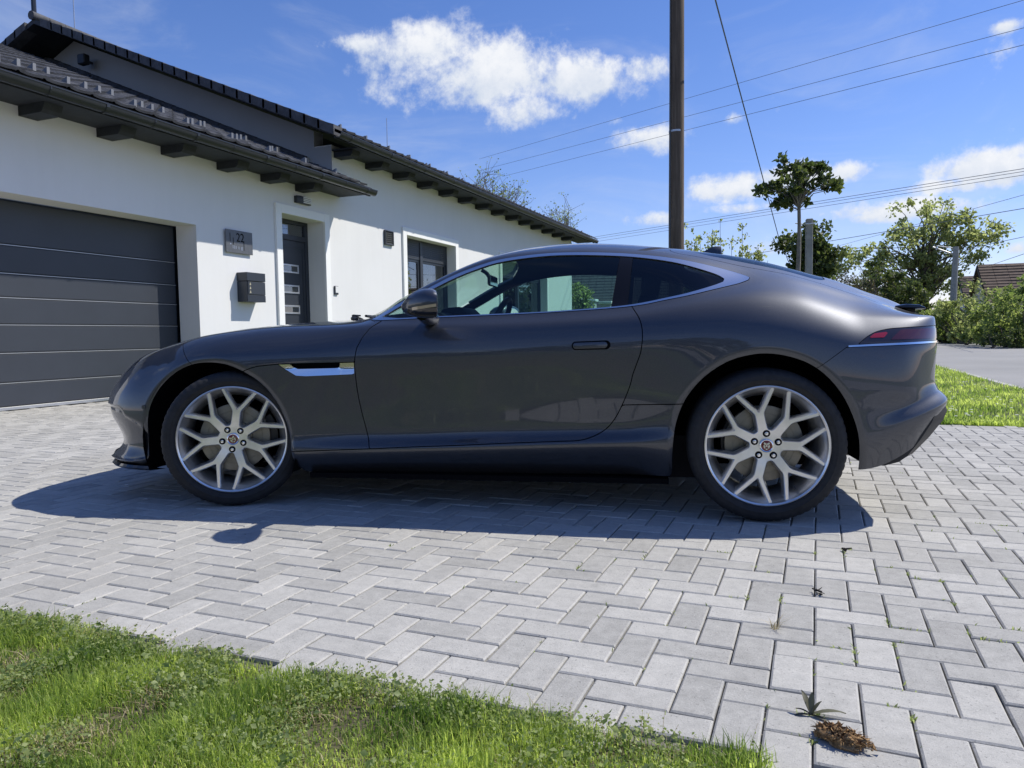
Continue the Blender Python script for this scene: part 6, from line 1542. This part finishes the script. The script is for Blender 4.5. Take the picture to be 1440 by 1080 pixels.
def build_street_things():
    p = at_dist(951, 440, 14.7)
    o = MB(); o.tube([(0, 0, -.2), (0, 0, 3), (.01, 0, 6), (.02, 0, 9.2)], [.150, .143, .134, .122], 20)
    po = empty('utility_pole', (p.x, p.y, 0), 0, 'tall dark wooden utility pole rising behind the car roof', 'utility pole'); s = o.build('shaft', 'pole_wood', po, smooth=50)
    for zz in (2.2, 4.6):                       # steel straps round the shaft
        b = MB(); b.lathe([(.150-.003*zz, zz), (.155-.003*zz, zz), (.155-.003*zz, zz+.035), (.150-.003*zz, zz+.035)], 24, 'Z'); b.build('strap', 'galvanised', po, smooth=40)
    b = MB(); b.tube([(-.10, -.105, 2.4), (-.10, -.108, 5.0), (-.09, -.10, 8.6)], .014, 6); b.build('earth_cable', 'wire', po, smooth=60)
    b = MB(); b.box((-.9, -.05, 8.75), (.9, .05, 8.87)); b.build('crossarm', 'pole_wood', po)
    for k in range(3):
        i = MB(); i.lathe([(.0, 9.06), (.04, 9.05), (.055, 9.0), (.03, 8.96), (.05, 8.93), (.02, 8.87)], 12, 'Z', Matrix.Translation((-.75+.75*k, .16 if k == 1 else 0, 0))); i.build('insulator', 'plastic_white', po, smooth=50)
    # concrete post beside the round-headed tree, strap at top
    p = at_dist(1136.5, 440, 22.0); top = at_dist(1136, 308, 22.0).z
    cp = empty('concrete_post', (p.x, p.y, 0), rad(10), 'short square concrete post with a strap next to the round-headed tree', 'post'); b = MB(); b.bevbox((-.085, -.085, -.1), (.085, .085, top), .012); b.build('shaft', 'concrete_post', cp)
    b = MB(); b.bevbox((-.11, -.11, top-.16), (.11, .11, top-.12), .004); b.tube([(-.1, 0, top-.14), (-.36, 0, top-.10)], .015, 6); b.build('strap', 'galvanised', cp)
    p = at_dist(1339, 440, 52); top = at_dist(1342, 347, 52).z
    up = empty('utility_pole', (p.x, p.y, 0), 0, 'grey concrete utility pole standing in front of the pale tree', 'utility pole'); b = MB(); b.tube([(0, 0, -.2), (.05, 0, top*.5), (.12, 0, top)], [.21, .19, .155], 10); b.build('shaft', 'concrete_post', up, smooth=50)
    b = MB(); b.tube([(.12, 0, top-.5), (-1.1, 0, top+.05)], .05, 6); b.tube([(.12, 0, top-.1), (-.9, 0, top+.10)], .03, 6); b.build('bracket', 'galvanised', up)
    # overhead wires, each through two sighted points
    def wire(a, c, r, sag, label, ext=(0, 1)):
        A = at_dist(*a); B_ = at_dist(*c); d = B_-A; A2 = A+d*ext[0]; B2 = A+d*ext[1]; pts = []
        for t in np.linspace(0, 1, 15):
            q = A2.lerp(B2, t); q.z -= sag*4*t*(1-t); pts.append(q)
        m = MB(); org = pts[0]; m.tube([q-org for q in pts], r, 6); o = m.build('power_line', 'wire', smooth=60, recalc=False); o.location = org
        tag(o, label, 'power line', 'overhead power lines')
    wire((1440, 0, 26), (700, 216, 47), .0075, 0.0, 'topmost overhead wire crossing from upper right to roof', (-.08, 1.08))
    wire((1440, 39, 25), (690, 236, 47), .0075, 0.0, 'second overhead wire crossing from upper right to roof', (-.08, 1.06))
    wire((1440, 63, 24), (735, 241, 46), .0075, 0.0, 'third overhead wire crossing from upper right to roof', (-.08, 1.1))
    wire((1440, 237, 40), (850, 331, 70), .013, 0.0, 'uppermost of the three low wires running behind the round-headed tree', (-.1, 1.1))
    wire((1440, 241, 40), (850, 334, 70), .011, 0.0, 'middle of the three low wires running behind the round-headed tree', (-.1, 1.1))
    wire((1440, 246, 40), (850, 338, 70), .011, 0.0, 'lowest of the three low wires running behind the round-headed tree', (-.1, 1.1))
    wire((1440, 293, 30), (1060, 357, 42), .011, 0.0, 'thick wire sloping down across the pale tree top', (-.1, 1.15))
    wire((1440, 274, 30), (1175, 347, 48), .0075, 0.0, 'thin wire meeting the thick wire near the pale tree', (-.1, 1.4))
    wire((1440, 333, 40), (1350, 352, 52), .012, 0.0, 'short wire from concrete utility pole to right picture edge', (-.3, 1.0))
    wire((1440, 357, 40), (1390, 374, 60), .012, 0.0, 'low wire over the tiled roof at right picture edge', (-.3, 1.1))
    wire((1005, -4, 14.0), (1098, 345, 30), .015, 0.0, 'steep cable dropping from the wooden pole towards round-headed tree', (-.05, 1.05))
mat('old_tile', (.12, .088, .072), .9, build=vary((.12, .086, .070), .35, 2.5, .4, 30))
mat('plaster_grey', (.52, .51, .48), .95, build=vary((.52, .51, .48), .12, 1.5))
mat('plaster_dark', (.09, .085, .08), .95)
def build_far_houses():
    def gable(px, py, w, l, he, hr, rz, label, roof='old_tile', tiles=True):
        h = empty('tiled_house', (px, py, 0), rz, label, 'house')
        b = MB(); b.prism([(-w/2, 0), (w/2, 0), (w/2, he), (0, hr), (-w/2, he)], 0, l, Matrix(((1, 0, 0, 0), (0, 0, 1, 0), (0, 1, 0, 0), (0, 0, 0, 1)))); b.build('wall', 'plaster_grey', h)
        sl = math.atan2(hr-he, w/2); L = math.hypot(hr-he, w/2)+.35
        for sg in (-1, 1):
            b = MB(); o = .3
            P = [(0, hr+.10), (sg*(w/2+o), he+.10-o*math.tan(sl)), (sg*(w/2+o), he-o*math.tan(sl)), (0, hr)]
            b.prism(P, -.35, l+.35, Matrix(((1, 0, 0, 0), (0, 0, 1, 0), (0, 1, 0, 0), (0, 0, 0, 1)))); ro = b.build('roof', roof, h)
            if tiles:                                # courses of tiles, each row a ridge of its own
                t = MB(); n = int(L/.34)
                for k in range(n):
                    x0 = (w/2+o)-k*.34*math.cos(sl); z0 = he+.10-o*math.tan(sl)+k*.34*math.sin(sl); x1 = x0-.36*math.cos(sl); z1 = z0+.36*math.sin(sl)
                    for j in range(int((l+.7)/.9)+1):
                        y0 = -.35+j*.9; y1 = min(y0+.885, l+.35); dz = rnd.uniform(0, .03)
                        t.add([(sg*x0, y0, z0+.06+dz), (sg*x0, y1, z0+.06+dz), (sg*x1, y1, z1+.012), (sg*x1, y0, z1+.012), (sg*x0, y0, z0), (sg*x0, y1, z0)], [(0, 1, 2, 3), (4, 5, 1, 0)])
                to = t.build('tile_courses', roof, ro, recalc=False); to['kind'] = 'stuff'
            b = MB(); b.prism([(sg*.02, hr+.04), (sg*(w/2+o), he+.04-o*math.tan(sl)), (sg*(w/2+o), he-.16-o*math.tan(sl)), (sg*.02, hr-.18)], -.39, -.352, Matrix(((1, 0, 0, 0), (0, 0, 1, 0), (0, 1, 0, 0), (0, 0, 0, 1)))); b.build('bargeboard', 'plaster_dark', h)
        for wx in (-w*.2, w*.2):
            b = MB(); b.bevbox((wx-.45, -.03, 1.0), (wx+.45, .02, 2.2), .01); wo = b.build('window', 'trim_white', h); b = MB(); b.box((wx-.38, -.045, 1.07), (wx+.38, -.031, 2.13)); b.build('pane', 'house_glass', wo)
        return h
    p = at_dist(1380, 440, 66); gable(p.x, p.y, 6.2, 16, 2.8, at_dist(1380, 374, 66).z, rad(-88), 'old house with long brown tiled roof and pale gable')
    p = at_dist(1353, 440, 88); gable(p.x, p.y, 6.5, 8, 2.9, at_dist(1352, 390, 88).z, rad(-88), 'smaller brown tiled house behind the shrubs by the pole')
    # tall dark hedge wall and gate pillars seen through the car windows
    p = at_dist(835, 440, 44)
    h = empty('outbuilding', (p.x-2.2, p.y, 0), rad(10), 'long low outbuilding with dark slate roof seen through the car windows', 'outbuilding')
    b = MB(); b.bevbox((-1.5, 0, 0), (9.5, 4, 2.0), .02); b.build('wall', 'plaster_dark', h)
    for row in range(14):
        b = MB()
        for j in range(24):
            x = -1.7+j*.475; y0 = -.3+row*.25; z0 = 1.95+row*.19; b.add([(x, y0, z0+.03), (x+.455, y0, z0+.03), (x+.455, y0+.26, z0+.2), (x, y0+.26, z0+.2), (x, y0, z0-.01), (x+.455, y0, z0-.01)], [(0, 1, 2, 3), (4, 5, 1, 0)])
        b.build('slate_course', 'roof_tile_grey', h, recalc=False)
    b = MB(); b.prism([(-.35, 1.9), (-.35, 1.94), (3.25, 4.63), (3.25, 4.5)], -1.7, 9.7, Matrix(((0, 0, 1, 0), (1, 0, 0, 0), (0, 1, 0, 0), (0, 0, 0, 1)))); b.build('roof', 'plaster_dark', h)
    for k, (u, dist, v) in enumerate([(831, 36, 421), (853, 34, 424), (809, 37, 419)]):
        p = at_dist(u, 440, dist); zt = at_dist(u, v, dist).z
        g = empty('gate_pillar', (p.x, p.y, 0), 0, ['white capped gate pillar seen through the driver window, middle of three', 'white capped gate pillar nearest the rear of the driver window', 'white capped gate pillar beside the house corner'][k], 'gate pillar', 'gate pillars beyond the house')
        b = MB(); b.bevbox((-.22, -.22, 0), (.22, .22, zt-.12), .01); b.build('shaft', 'plaster_grey', g); b = MB(); b.bevbox((-.30, -.30, zt-.12), (.30, .30, zt), .02); b.build('cap', 'trim_white', g)
    p = at_dist(812, 440, 33); bush('shrub', 'yellow green shrub at the far house corner, seen through car windows', (p.x+.15, p.y, 0), [(0, 0, 2.5, .45, .6, .45), (0, 0, 1.6, .40, .5, .9)], 2200, .12, 'leaf_pale', 140, 'shrub', None, 40, cr=.3)
build_ground()
build_house(); build_wall_items()
build_street_things(); build_far_houses()
build_trees()
build_car()
build_grass(); joint_weeds(); build_small()
